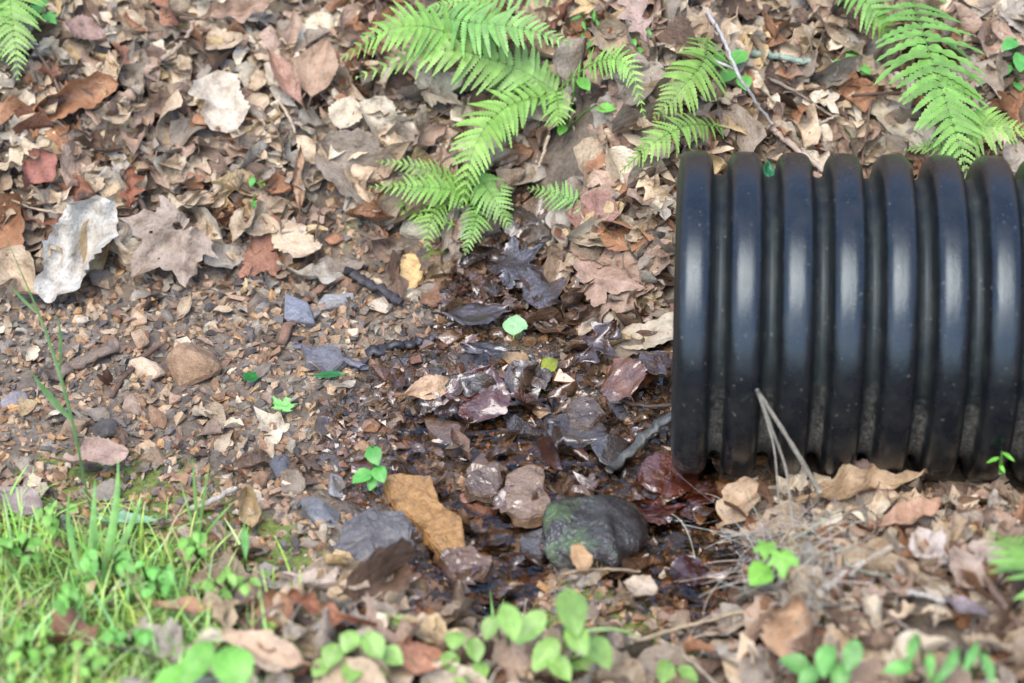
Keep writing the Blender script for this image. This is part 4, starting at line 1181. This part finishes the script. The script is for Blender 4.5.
stick([(930, 40), (960, 52), (1010, 40)], 3, (160, 140, 120), "pale straw behind the fern above the pipe", h=0.03)
rt = np.random.default_rng(91)
for _ in range(46):
    px, py = rt.uniform(0, 1024), rt.uniform(0, 683)
    p = at(px, py)
    if float(litter_density(p[0], p[1])) < 0.4 or (655 < px and 140 < py < 492): continue
    a = rt.uniform(0, 6.28); l = rt.uniform(22, 60); b = a + rt.normal(0, 0.4)
    mid = (px + l * math.cos(a), py + l * math.sin(a) * 0.8); end = (mid[0] + l * 0.7 * math.cos(b), mid[1] + l * 0.7 * math.sin(b) * 0.8)
    if any(655 < q[0] and 140 < q[1] < 492 for q in (mid, end)): continue
    dark = rt.uniform() < 0.5
    lab = unique_label(("thin dark brown twig" if dark else "thin pale straw twig") + (" bent" if abs(b - a) > 0.4 else " lying straight"), px, py)
    stick([(px, py), mid, end], rt.uniform(2, 4.5), (104, 80, 64) if dark else (186, 164, 138), lab, h=rt.uniform(0.025, 0.05))

# ------------------------------------------------------------------ ferns
FG = lin((148, 206, 100)) * 0.56
def fern_frond(parent, pxs, hs, half_px, npairs, wide_at=0.4, col=None, r=None):
    r = r or rng
    P = [at(a, b, q * 1.25 + 0.018) for (a, b), q in zip(pxs, hs)]
    C = bez(P, 60)
    tg = np.gradient(C, axis=0); tg /= np.linalg.norm(tg, axis=1, keepdims=True)
    view = CAM - C.mean(0); view /= np.linalg.norm(view)
    n0 = gnormal(C[:, 0], C[:, 1]).mean(0) + np.array((r.normal(0, 0.15), -0.15, 0.25))
    n0 /= np.linalg.norm(n0)
    lat = np.cross(tg, n0); lat /= np.linalg.norm(lat, axis=1, keepdims=True)
    nn = np.cross(lat, tg)
    m = MB()
    L = half_px * PX * 1.24
    col = (FG if col is None else col) * r.uniform(0.85, 1.1) * np.array((r.uniform(0.92, 1.15), 1.0, r.uniform(0.8, 1.1)))
    nu, nv = 25, 3
    u = np.linspace(0, 1, nu)
    for k in range(npairs):
        t = 0.06 + 0.93 * k / (npairs - 1)
        i = min(int(t * 59), 58)
        c0 = C[i] + (C[i + 1] - C[i]) * (t * 59 - i)
        env = (min(1.0, 0.45 + t / wide_at * 0.55) if t < wide_at else max(0.0, (1 - t) / (1 - wide_at)) ** 0.85)
        for s in (-1, 1):
            l = L * env * r.uniform(0.88, 1.08) + 0.002
            ang = R_(14 + 26 * t) + r.normal(0, 0.06)
            d = lat[i] * s * math.cos(ang) + tg[i] * math.sin(ang)
            d = d + nn[i] * r.normal(0.08, 0.12); d /= np.linalg.norm(d)
            wdir = np.cross(nn[i], d)
            wd = min(l * 0.155, L * 0.125) + 0.0009
            nl = max(4, int(l / 0.0042))
            tooth = 0.46 + 0.54 * np.abs(np.sin(math.pi * nl * u))
            w = wd * (1 - u) ** 0.55 * np.minimum(1, 0.5 + u * 8) * tooth
            x = d[None] * (u * l)[:, None] - np.array((0, 0, 1.0)) * ((u ** 2) * l * r.uniform(0.05, 0.32))[:, None] + tg[i] * ((u ** 2) * l * 0.10)[:, None]
            v = np.stack([c0 + x - wdir * w[:, None] + nn[i] * (w * 0.25)[:, None], c0 + x, c0 + x + wdir * w[:, None] + nn[i] * (w * 0.25)[:, None]], 1).reshape(-1, 3)
            cv = col * r.uniform(0.82, 1.15) * np.array((1 + 0.25 * t, 1.0, 1.0))
            uv = np.stack([np.repeat(u, 3), np.tile((-1, 0, 1), nu)], 1)
            m.add(v, gridfaces(nu, nv), cv, uv)
    o = m.build("frond", M_FERN, parent)
    m2 = MB(); tube(m2, C, 0.0016, 0.0005, col * np.array((0.9, 0.8, 0.8)), 6)
    s = m2.build("stalk", M_GREEN, o, loc_to=False)
    return o

def fern(label, fronds, base, group="ferns on the far bank"):
    b = at(*base)
    e = empty("fern", b)
    tag(e, label, "fern", group)
    rf = np.random.default_rng(int(abs(base[0]) * 7 + abs(base[1])))
    for pxs, hs, half, n, wa in fronds:
        fern_frond(e, pxs, hs, half, n, wa, r=rf)
    return e

fern("large arching bright green fern clump at the top of the leaf bank", [
    ([(562, 96), (515, 68), (440, 50), (355, 78)], [.03, .09, .12, .07], 34, 26, 0.45),
    ([(520, 80), (450, 34), (395, 28), (340, 60)], [.05, .12, .13, .07], 30, 24, 0.45),
    ([(560, -8), (500, -2), (460, 2), (430, 8)], [.08, .12, .12, .10], 18, 20, 0.4),
    ([(415, 12), (470, 22), (520, 28), (572, 44)], [.08, .14, .15, .12], 30, 24, 0.35),
    ([(560, 92), (505, 108), (474, 148), (462, 208)], [.03, .09, .09, .04], 31, 22, 0.4),
    ([(556, 92), (596, 62), (628, 66), (645, 118)], [.03, .08, .09, .05], 17, 22, 0.4),
    ([(556, 92), (560, 110), (558, 125)], [.04, .05, .04], 17, 9, 0.4),
], (560, 105))
fern("smaller fern with downward fronds at the foot of the leaf bank", [
    ([(482, 196), (440, 184), (370, 187)], [.02, .06, .05], 20, 20, 0.45),
    ([(470, 186), (430, 166), (376, 161)], [.02, .06, .05], 14, 17, 0.4),
    ([(470, 168), (490, 188), (510, 228)], [.03, .06, .03], 22, 17, 0.4),
    ([(480, 198), (476, 222), (465, 254)], [.02, .05, .02], 15, 14, 0.35),
    ([(450, 200), (424, 212), (428, 250)], [.02, .04, .02], 15, 11, 0.45),
    ([(455, 225), (425, 215), (398, 212)], [.02, .03, .02], 11, 10, 0.45),
], (476, 200))
fern("single short fern sprig poking out of wet leaves", [([(592, 212), (565, 192), (528, 188)], [.01, .04, .03], 15, 14, 0.45)], (592, 214))
fern("fern with two fronds beside the white forked twig", [
    ([(726, 128), (690, 125), (655, 142), (620, 172)], [.03, .07, .08, .05], 20, 22, 0.45),
    ([(708, 36), (702, 62), (680, 90), (654, 118)], [.04, .08, .08, .05], 29, 20, 0.35),
], (716, 110))
fern("tall broad fern hanging over the top of the pipe", [
    ([(905, -25), (925, 40), (948, 110), (970, 184)], [.05, .14, .18, .17], 50, 28, 0.38),
    ([(945, 122), (980, 124), (1035, 132)], [.12, .16, .14], 26, 17, 0.35),
    ([(820, -18), (858, -4), (880, 20), (894, 46)], [.06, .10, .10, .06], 22, 18, 0.4),
    ([(965, 152), (935, 142), (905, 150)], [.12, .13, .10], 12, 11, 0.4),
], (900, -20))
fern("fern frond hanging tip down in the upper corner of the leaf bank", [
    ([(2, -40), (12, 0), (18, 80)], [.08, .11, .07], 32, 22, 0.3),
    ([(-30, -20), (-8, 10), (2, 60)], [.08, .11, .07], 26, 18, 0.3),
], (0, -38))
fern("fern tip reaching in from the lower right edge", [
    ([(1080, 600), (1040, 562), (988, 530)], [.04, .08, .07], 34, 18, 0.35),
], (1082, 602), group="ferns on the near bank")

# ------------------------------------------------------------------ small green plants
def leaf_mesh(r, L, Wd, kind='ovate', bend=0.4, fold=0.25, roll=0.0):
    return leaf_geom(kind, L, Wd, r, 17, 5, fold, bend, roll, 0.25, 0.018, 0.05)

rp = np.random.default_rng(19)
def plant(label, px, py, leaves, name="seedling", cat="plant", col=(150, 206, 98), group="small green plants", k=0.60, stem_w=3.0, front=None):
    """leaves: (tip/centre pixel x, y, height above ground, length px, width px, kind)"""
    b = at(px, py, 0) if front is None else at_y(px, py, front)
    e = empty(name, b)
    tag(e, label, cat, group)
    used_labels[label] = 1
    m = MB()
    for lx, ly, h, l, w, kd in leaves:
        h = h * 1.25 + 0.008
        c = at(lx, ly, h) if front is None else at_y(lx, ly, front - 0.005)
        d = c - b; d2 = d.copy(); d2[2] = 0
        yaw = math.atan2(d2[1], d2[0]) if np.linalg.norm(d2) > 0.004 else rp.uniform(0, 6.28)
        l, w = l * 0.85, w * 0.78
        v, f, uv = leaf_mesh(rp, l * PX, w * PX, kd, rp.uniform(-0.7, 0.0), rp.uniform(0.05, 0.3))
        n = np.array((d2[0] * 0.5, d2[1] * 0.5 - 0.35, 1.0)) + rp.normal(0, 0.15, 3)
        mm = MB(); mm.add(c + v @ basis(n, yaw + rp.normal(0, 0.3)), f, lin(np.array(col) + np.array((14, 0, 6))) * k * rp.uniform(0.8, 1.2), uv)
        mm.build("leaf", M_GREEN, e)
        st = c - 0.42 * l * PX * basis(n, yaw)[0]
        tube(m, bez([b + rp.normal(0, 0.001, 3), (b + st) / 2 + np.array((0, 0, 0.012)), st], 8), stem_w * PX * 0.5, stem_w * PX * 0.35, lin((120, 170, 80)) * 0.5, 5)
    m.build("stem", M_GREEN, e)
    return e

plant("broad leaved bright seedling in front of the mossy boulder", 562, 672, [(572, 612, .10, 54, 32, 'ovate'), (530, 628, .07, 42, 26, 'ovate'), (600, 652, .06, 40, 26, 'ovate'), (545, 655, .05, 40, 26, 'ovate'), (578, 640, .08, 36, 24, 'ovate'), (560, 668, .04, 32, 24, 'ovate'), (585, 668, .03, 30, 26, 'ovate')])
plant("tall two leaf sprout beside the broad leaved seedling", 508, 672, [(510, 622, .10, 42, 24, 'ovate'), (490, 628, .07, 26, 18, 'ovate')])
plant("low rosette of round leaves left of the broad seedling", 466, 668, [(455, 640, .05, 24, 22, 'ovate'), (475, 650, .05, 26, 20, 'ovate'), (450, 662, .04, 24, 20, 'ovate'), (480, 672, .03, 26, 18, 'ovate'), (463, 676, .03, 22, 20, 'ovate')])
plant("clump of three leaf clover on the near bank", 362, 668, [(332, 656, .04, 26, 22, 'ovate'), (350, 642, .05, 24, 22, 'ovate'), (374, 646, .05, 30, 24, 'ovate'), (392, 656, .04, 26, 22, 'ovate'), (352, 672, .03, 28, 22, 'ovate'), (378, 672, .03, 26, 22, 'ovate'), (320, 668, .03, 22, 18, 'ovate')], name="clover_plant")
plant("small green sprout above the clover clump", 390, 632, [(384, 620, .03, 18, 14, 'ovate'), (400, 622, .03, 16, 14, 'ovate'), (394, 630, .02, 16, 12, 'ovate')])
plant("single round bright green leaf plant at the bottom edge", 232, 690, [(234, 668, .07, 44, 40, 'ovate'), (196, 664, .06, 52, 28, 'ovate'), (170, 678, .05, 40, 22, 'ovate')], col=(130, 214, 84))
plant("three leaf sprig with light green leaves beside the dead grass", 772, 600, [(782, 562, .09, 30, 26, 'maple'), (760, 574, .08, 34, 28, 'ovate'), (766, 550, .09, 24, 20, 'maple')], col=(140, 220, 80))
plant("leafy sprig below the curled orange leaf", 840, 690, [(826, 660, .06, 34, 22, 'ovate'), (852, 656, .06, 32, 20, 'ovate'), (840, 676, .04, 28, 20, 'ovate'), (795, 664, .05, 30, 22, 'ovate'), (808, 678, .04, 30, 18, 'ovate')], col=(120, 200, 96))
plant("pointed leaf sprig at the bottom right edge", 925, 690, [(912, 648, .08, 36, 16, 'lance'), (930, 666, .05, 30, 16, 'lance'), (898, 668, .05, 28, 16, 'ovate')], col=(124, 206, 96))
plant("dense leafy sprig in the bottom right corner", 968, 690, [(950, 664, .06, 40, 18, 'lance'), (972, 656, .07, 36, 16, 'lance'), (988, 668, .05, 36, 18, 'lance'), (962, 680, .03, 34, 18, 'ovate'), (940, 678, .04, 28, 16, 'lance')], col=(120, 200, 100))
plant("small leaf pair at the bottom edge below the pool", 672, 688, [(665, 672, .04, 28, 20, 'ovate'), (688, 674, .04, 24, 18, 'ovate')])
plant("two leaf seedling growing in the wet gravel", 375, 492, [(374, 455, .05, 26, 20, 'ovate'), (380, 474, .035, 22, 18, 'ovate'), (362, 477, .03, 26, 20, 'ovate'), (372, 484, .02, 16, 12, 'ovate')], col=(100, 196, 84))
plant("tiny bright seedling on the leaf pile by the right pipe ribs", 1000, 474, [(993, 460, .05, 18, 8, 'lance'), (1008, 456, .05, 18, 8, 'lance'), (1002, 468, .03, 14, 7, 'lance')], col=(120, 220, 70), front=-0.435)
plant("tiny green seedling on leaves above the gravel", 256, 196, [(252, 182, .03, 14, 9, 'ovate'), (262, 184, .03, 14, 9, 'ovate'), (254, 204, .02, 12, 9, 'ovate')], col=(90, 200, 70))
plant("small leafy plant behind the hanging corner fern", 42, 28, [(36, 12, .05, 24, 16, 'maple'), (50, 18, .05, 26, 18, 'maple'), (42, 4, .05, 22, 16, 'maple')], col=(110, 206, 90))
plant("four leaf rosette on leaves above the pipe", 852, 72, [(840, 64, .03, 22, 18, 'ovate'), (864, 70, .03, 22, 18, 'ovate'), (852, 54, .035, 22, 18, 'ovate'), (850, 76, .02, 20, 16, 'ovate')], col=(110, 214, 90))
plant("leafy plant at the upper right edge beside the tall fern", 1016, 72, [(1010, 44, .05, 30, 20, 'ovate'), (1020, 62, .05, 32, 22, 'ovate'), (1006, 70, .03, 26, 16, 'ovate'), (1018, 86, .03, 22, 14, 'ovate')], col=(96, 196, 90))
plant("round leaved plant under the white forked twig", 738, 88, [(738, 58, .05, 30, 26, 'ovate'), (744, 82, .04, 26, 22, 'ovate'), (728, 76, .04, 28, 22, 'ovate'), (716, 60, .04, 28, 20, 'ovate')], col=(110, 200, 84))
plant("whorled forest herb with narrow leaves above the fern clump", 583, 48, [(574, 46, .04, 20, 7, 'lance'), (590, 44, .04, 20, 7, 'lance'), (583, 38, .045, 18, 7, 'lance'), (578, 54, .03, 18, 7, 'lance'), (590, 54, .03, 18, 7, 'lance')], col=(100, 200, 80))
plant("second whorled herb near the upper frame edge", 588, 26, [(576, 18, .05, 20, 7, 'lance'), (594, 16, .05, 22, 7, 'lance'), (598, 24, .04, 20, 7, 'lance'), (584, 26, .04, 18, 7, 'lance')], col=(100, 200, 80))
plant("tiny trailing herb between the whorled herb and grey stick", 636, 60, [(634, 42, .03, 12, 8, 'ovate'), (640, 50, .03, 12, 8, 'ovate'), (636, 58, .02, 12, 8, 'ovate'), (648, 32, .03, 12, 8, 'ovate')], col=(110, 200, 80))
plant("broad leaf sprout beside the fern clump's base", 566, 132, [(556, 116, .04, 24, 18, 'ovate'), (562, 130, .03, 20, 14, 'ovate'), (606, 108, .03, 26, 16, 'ovate'), (584, 84, .05, 24, 18, 'ovate')], col=(120, 210, 80))
plant("upright lance leaf sprout at the edge of the grass patch", 246, 575, [(245, 542, .07, 46, 14, 'lance')], col=(120, 200, 100))
plant("tiny sprout at the bare soil below the small fern", 405, 222, [(400, 206, .02, 14, 10, 'ovate'), (410, 212, .02, 12, 9, 'ovate')], col=(120, 196, 80))
for i, (px, py, lab) in enumerate((
    (20, 560, "clover like sprout at the left frame edge in the grass"), (150, 590, "three leaf sprout in the middle of the grass patch"),
    (60, 610, "low leafy sprout below the tall grass blades"), (130, 650, "leafy sprout in the lower grass patch"),
    (30, 660, "round leaved sprout in the bottom left corner"), (200, 560, "leafy sprout near the upright lance leaf"),
    (105, 575, "small pale sprout beside the tall grass blades"), (230, 600, "small sprout between the orange leaf and lance leaf"),
    (55, 525, "leafy sprout at the upper edge of the grass patch"), (85, 668, "yellow green sprout at the bottom of the grass patch"))):
    lv = []
    for q in range(rp.integers(7, 12)):
        a = rp.uniform(0, 6.28)
        lv.append((px + rp.uniform(4, 30) * math.cos(a), py - 12 + rp.uniform(3, 18) * math.sin(a), rp.uniform(.03, .07), rp.uniform(11, 20), rp.uniform(8, 12), 'ovate'))
    plant(lab, px, py, lv, name="ground_sprout", col=(rp.uniform(110, 150), 206, 84))

# grass blades of the patch
def blade(m, b, h, lean, yaw, w, col, r):
    t = np.linspace(0, 1, 6)
    dirv = np.array((math.cos(yaw), math.sin(yaw), 0))
    sdv = np.array((-math.sin(yaw), math.cos(yaw), 0))
    c = b + t[:, None] * h * np.array((0, 0, 1.0)) * (1 - 0.35 * lean * t[:, None]) + dirv * (lean * h * t ** 1.8)[:, None]
    ww = w * np.sqrt(np.clip(1 - t, 0.02, 1))
    v = np.stack([c - sdv * ww[:, None], c + sdv * ww[:, None]], 1).reshape(-1, 3)
    m.add(v, gridfaces(6, 2), np.append(col, 0))
def grass_density(x, y):
    d = near_toe(x) - y + fbm(x, y, 8, 2, 55) * 0.12
    return sstep(-0.04, 0.06, d) * np.interp(x, (-0.8, -0.42, -0.30, -0.2), (1, 0.9, 0.4, 0.06))
m = MB()
rgs = np.random.default_rng(23)
P = scatter(8000, -1.05, -0.1, -1.15, -0.3, grass_density, 24)
for x, y in P:
    b = np.array((x, y, float(ground(x, y)) - 0.002))
    c = lin((rgs.uniform(145, 190), rgs.uniform(195, 222), rgs.uniform(90, 135))) * 0.88
    if rgs.uniform() < 0.08: c = lin((190, 172, 120)) * 0.7
    blade(m, b, 0.010 + 0.075 * rgs.uniform() ** 2, rgs.uniform(0.1, 0.9), rgs.uniform(0, 6.28), rgs.uniform(0.0008, 0.0026), c, rgs)
# low round leaved ground cover between the blades
for x, y in scatter(3600, -1.05, 0.25, -1.15, -0.3, lambda x, y: np.clip(grass_density(x, y) + 0.12 * sstep(0.12, 0.2, near_toe(x) - y), 0, 1), 25):
    b = np.array((x, y, float(ground(x, y)) + rgs.uniform(0.003, 0.028)))
    v, f, uv = leaf_geom('ovate', rgs.uniform(0.006, 0.017), rgs.uniform(0.004, 0.009), rgs, 6, 3, 0.15, 0.2, 0, 0, 0.0, 0.0)
    c = lin((rgs.uniform(140, 190), rgs.uniform(190, 218), rgs.uniform(80, 120))) * 0.6
    m.add(b + v @ basis(np.array((0, 0, 1.0)) + rgs.normal(0, 0.35, 3), rgs.uniform(0, 6.28)), f, c, uv)
o = m.build("grass", M_GREEN)
tag(o, "patch of short bright grass and tiny leaves on the near bank", "grass", kind="stuff")

# single tall grasses
def tall_grass(label, px, py, blades, col=(146, 206, 104), w=3.0):
    b = at(px, py, 0)
    e = empty("grass_tuft", b); tag(e, label, "grass", "tall grass stems on the near bank")
    for pts, hs, ww in blades:
        m = MB()
        C = bez([at(a, c, h) for (a, c), h in zip(pts, hs)], 14)
        t = np.linspace(0, 1, 14)
        tg = np.gradient(C, axis=0); s = np.cross(tg, CAM - b + np.array((0.8, 0, 0.6))); s /= np.linalg.norm(s, axis=1, keepdims=True)
        wd = ww * PX * 0.5 * np.clip(np.minimum(0.6 + t, (1 - t) * 2.2 + 0.08), 0, 1)
        up = np.cross(s, tg); up /= np.linalg.norm(up, axis=1, keepdims=True)
        v = np.stack([C - s * wd[:, None], C + up * (0.25 * wd)[:, None], C + s * wd[:, None]], 1).reshape(-1, 3)
        m.add(v, gridfaces(14, 3), lin(col) * 0.55)
        m.build("blade", M_GREEN, e)
    return e
tall_grass("tall grass tuft with thick blades in the grass patch", 95, 600, [
    ([(95, 600), (92, 545), (95, 480)], (0, .07, .13), 8), ([(95, 600), (120, 520), (118, 458)], (0, .08, .14), 7), ([(95, 600), (130, 530), (142, 498)], (0, .06, .09), 6),
    ([(95, 600), (60, 540), (70, 490)], (0, .06, .08), 5), ([(95, 600), (150, 590), (190, 560)], (0, .04, .05), 5), ([(95, 600), (88, 570), (92, 520)], (0, .05, .10), 7)])
tall_grass("fine grass tuft beside the short pale stick", 198, 545, [
    ([(198, 545), (196, 500), (192, 455)], (0, .05, .10), 3), ([(198, 545), (202, 505), (210, 462)], (0, .05, .09), 3), ([(198, 545), (190, 515), (180, 480)], (0, .04, .07), 2.5), ([(198, 545), (215, 520), (236, 500)], (0, .04, .05), 2.5)], col=(140, 190, 100))
tall_grass("long thin dark green stem with side shoots at the left edge", 92, 520, [
    ([(92, 520), (72, 420), (45, 330), (5, 235)], (0, .12, .2, .27), 3), ([(72, 420), (50, 400), (30, 370)], (.12, .13, .14), 6), ([(60, 370), (62, 340), (58, 315)], (.16, .18, .19), 3), ([(40, 315), (22, 300), (10, 285)], (.2, .21, .22), 3)], col=(96, 140, 70))
tall_grass("thin grass blades beside the two leaf sprout", 495, 645, [([(495, 645), (494, 620), (490, 590)], (0, .03, .06), 3), ([(495, 645), (500, 615), (504, 598)], (0, .03, .05), 3)], col=(150, 210, 110))
tall_grass("drooping green blade below the mossy boulder", 560, 640, [([(560, 640), (610, 618), (645, 640)], (0.02, .05, .02), 4)], col=(140, 180, 100))

# dead stalk and dry grass tangle
b = at(815, 500, 0.0)
e = empty("dead_stalk", b); tag(e, "pale dead plant stalk bent sharply against the pipe ribs", "dead stalk")
for pts, hs, w0 in (([(820, 492), (790, 440), (757, 390)], (-.43, -.425, -.42), 5), ([(757, 390), (772, 430), (786, 470), (792, 520)], (-.42, -.43, -.44, -.48), 3), ([(757, 390), (768, 425), (775, 455), (780, 520)], (-.42, -.43, -.45, -.49), 2)):
    m = MB(); tube(m, bez([at_y(*p, h) for p, h in zip(pts, hs)], 20), w0 * PX * 0.5, w0 * PX * 0.35, lin((176, 166, 148)) * 0.6, 6, 0.15)
    m.build("stem", M_WOOD, e)
b = at(800, 590, 0.0)
m = MB()
rd = np.random.default_rng(8)
for _ in range(110):
    a = rd.uniform(0, 6.28); l = rd.uniform(30, 105)
    x0, y0 = 795 + rd.normal(0, 32), 570 + rd.normal(0, 32)
    x1, y1 = x0 + l * math.cos(a), y0 + l * 0.75 * math.sin(a) - 12
    xm, ym = (x0 + x1) / 2 + rd.normal(0, 10), (y0 + y1) / 2 + rd.normal(0, 10)
    y0, ym, y1 = (max(494, t_) for t_ in (y0, ym, y1))
    q = [at(x0, min(y0, 680), rd.uniform(.03, .06)), at(xm, min(ym, 680), rd.uniform(.05, .11)), at(x1, min(y1, 680), rd.uniform(.03, .08))]
    c = lin((rd.uniform(184, 206), rd.uniform(174, 196), rd.uniform(154, 176))) * 0.8
    tube(m, bez(q, 9), rd.uniform(0.0005, 0.0011), 0.0004, c, 5)
o = m.build("dead_grass_tangle", M_WOOD, origin=b)
tag(o, "tangle of thin pale dry grass stems lying below the bent stalk", "dry grass")
m = MB()
for _ in range(260):
    q0 = at(rd.normal(795, 26), min(max(rd.normal(540, 30), 512), 640), rd.uniform(.03, .08)); q1 = q0 + rd.normal(0, 0.026, 3)
    q1[2] = max(q1[2], float(ground(q1[0], q1[1])) + 0.02)
    tube(m, bez([q0, (q0 + q1) / 2 - np.array((0, 0, 0.004)), q1], 5), 0.00012, 0.00012, lin((215, 212, 205)) * 0.8, 3)
o = m.build("cobweb", M_WOOD, origin=at(790, 530, 0.0))
tag(o, "faint grey cobweb threads over the leaf pile below the bent stalk", "cobweb")
print("leaves", leaf_count, "made", made, "stones", stone_n, "shared", [k for k, v in used_labels.items() if v > 1][:5])
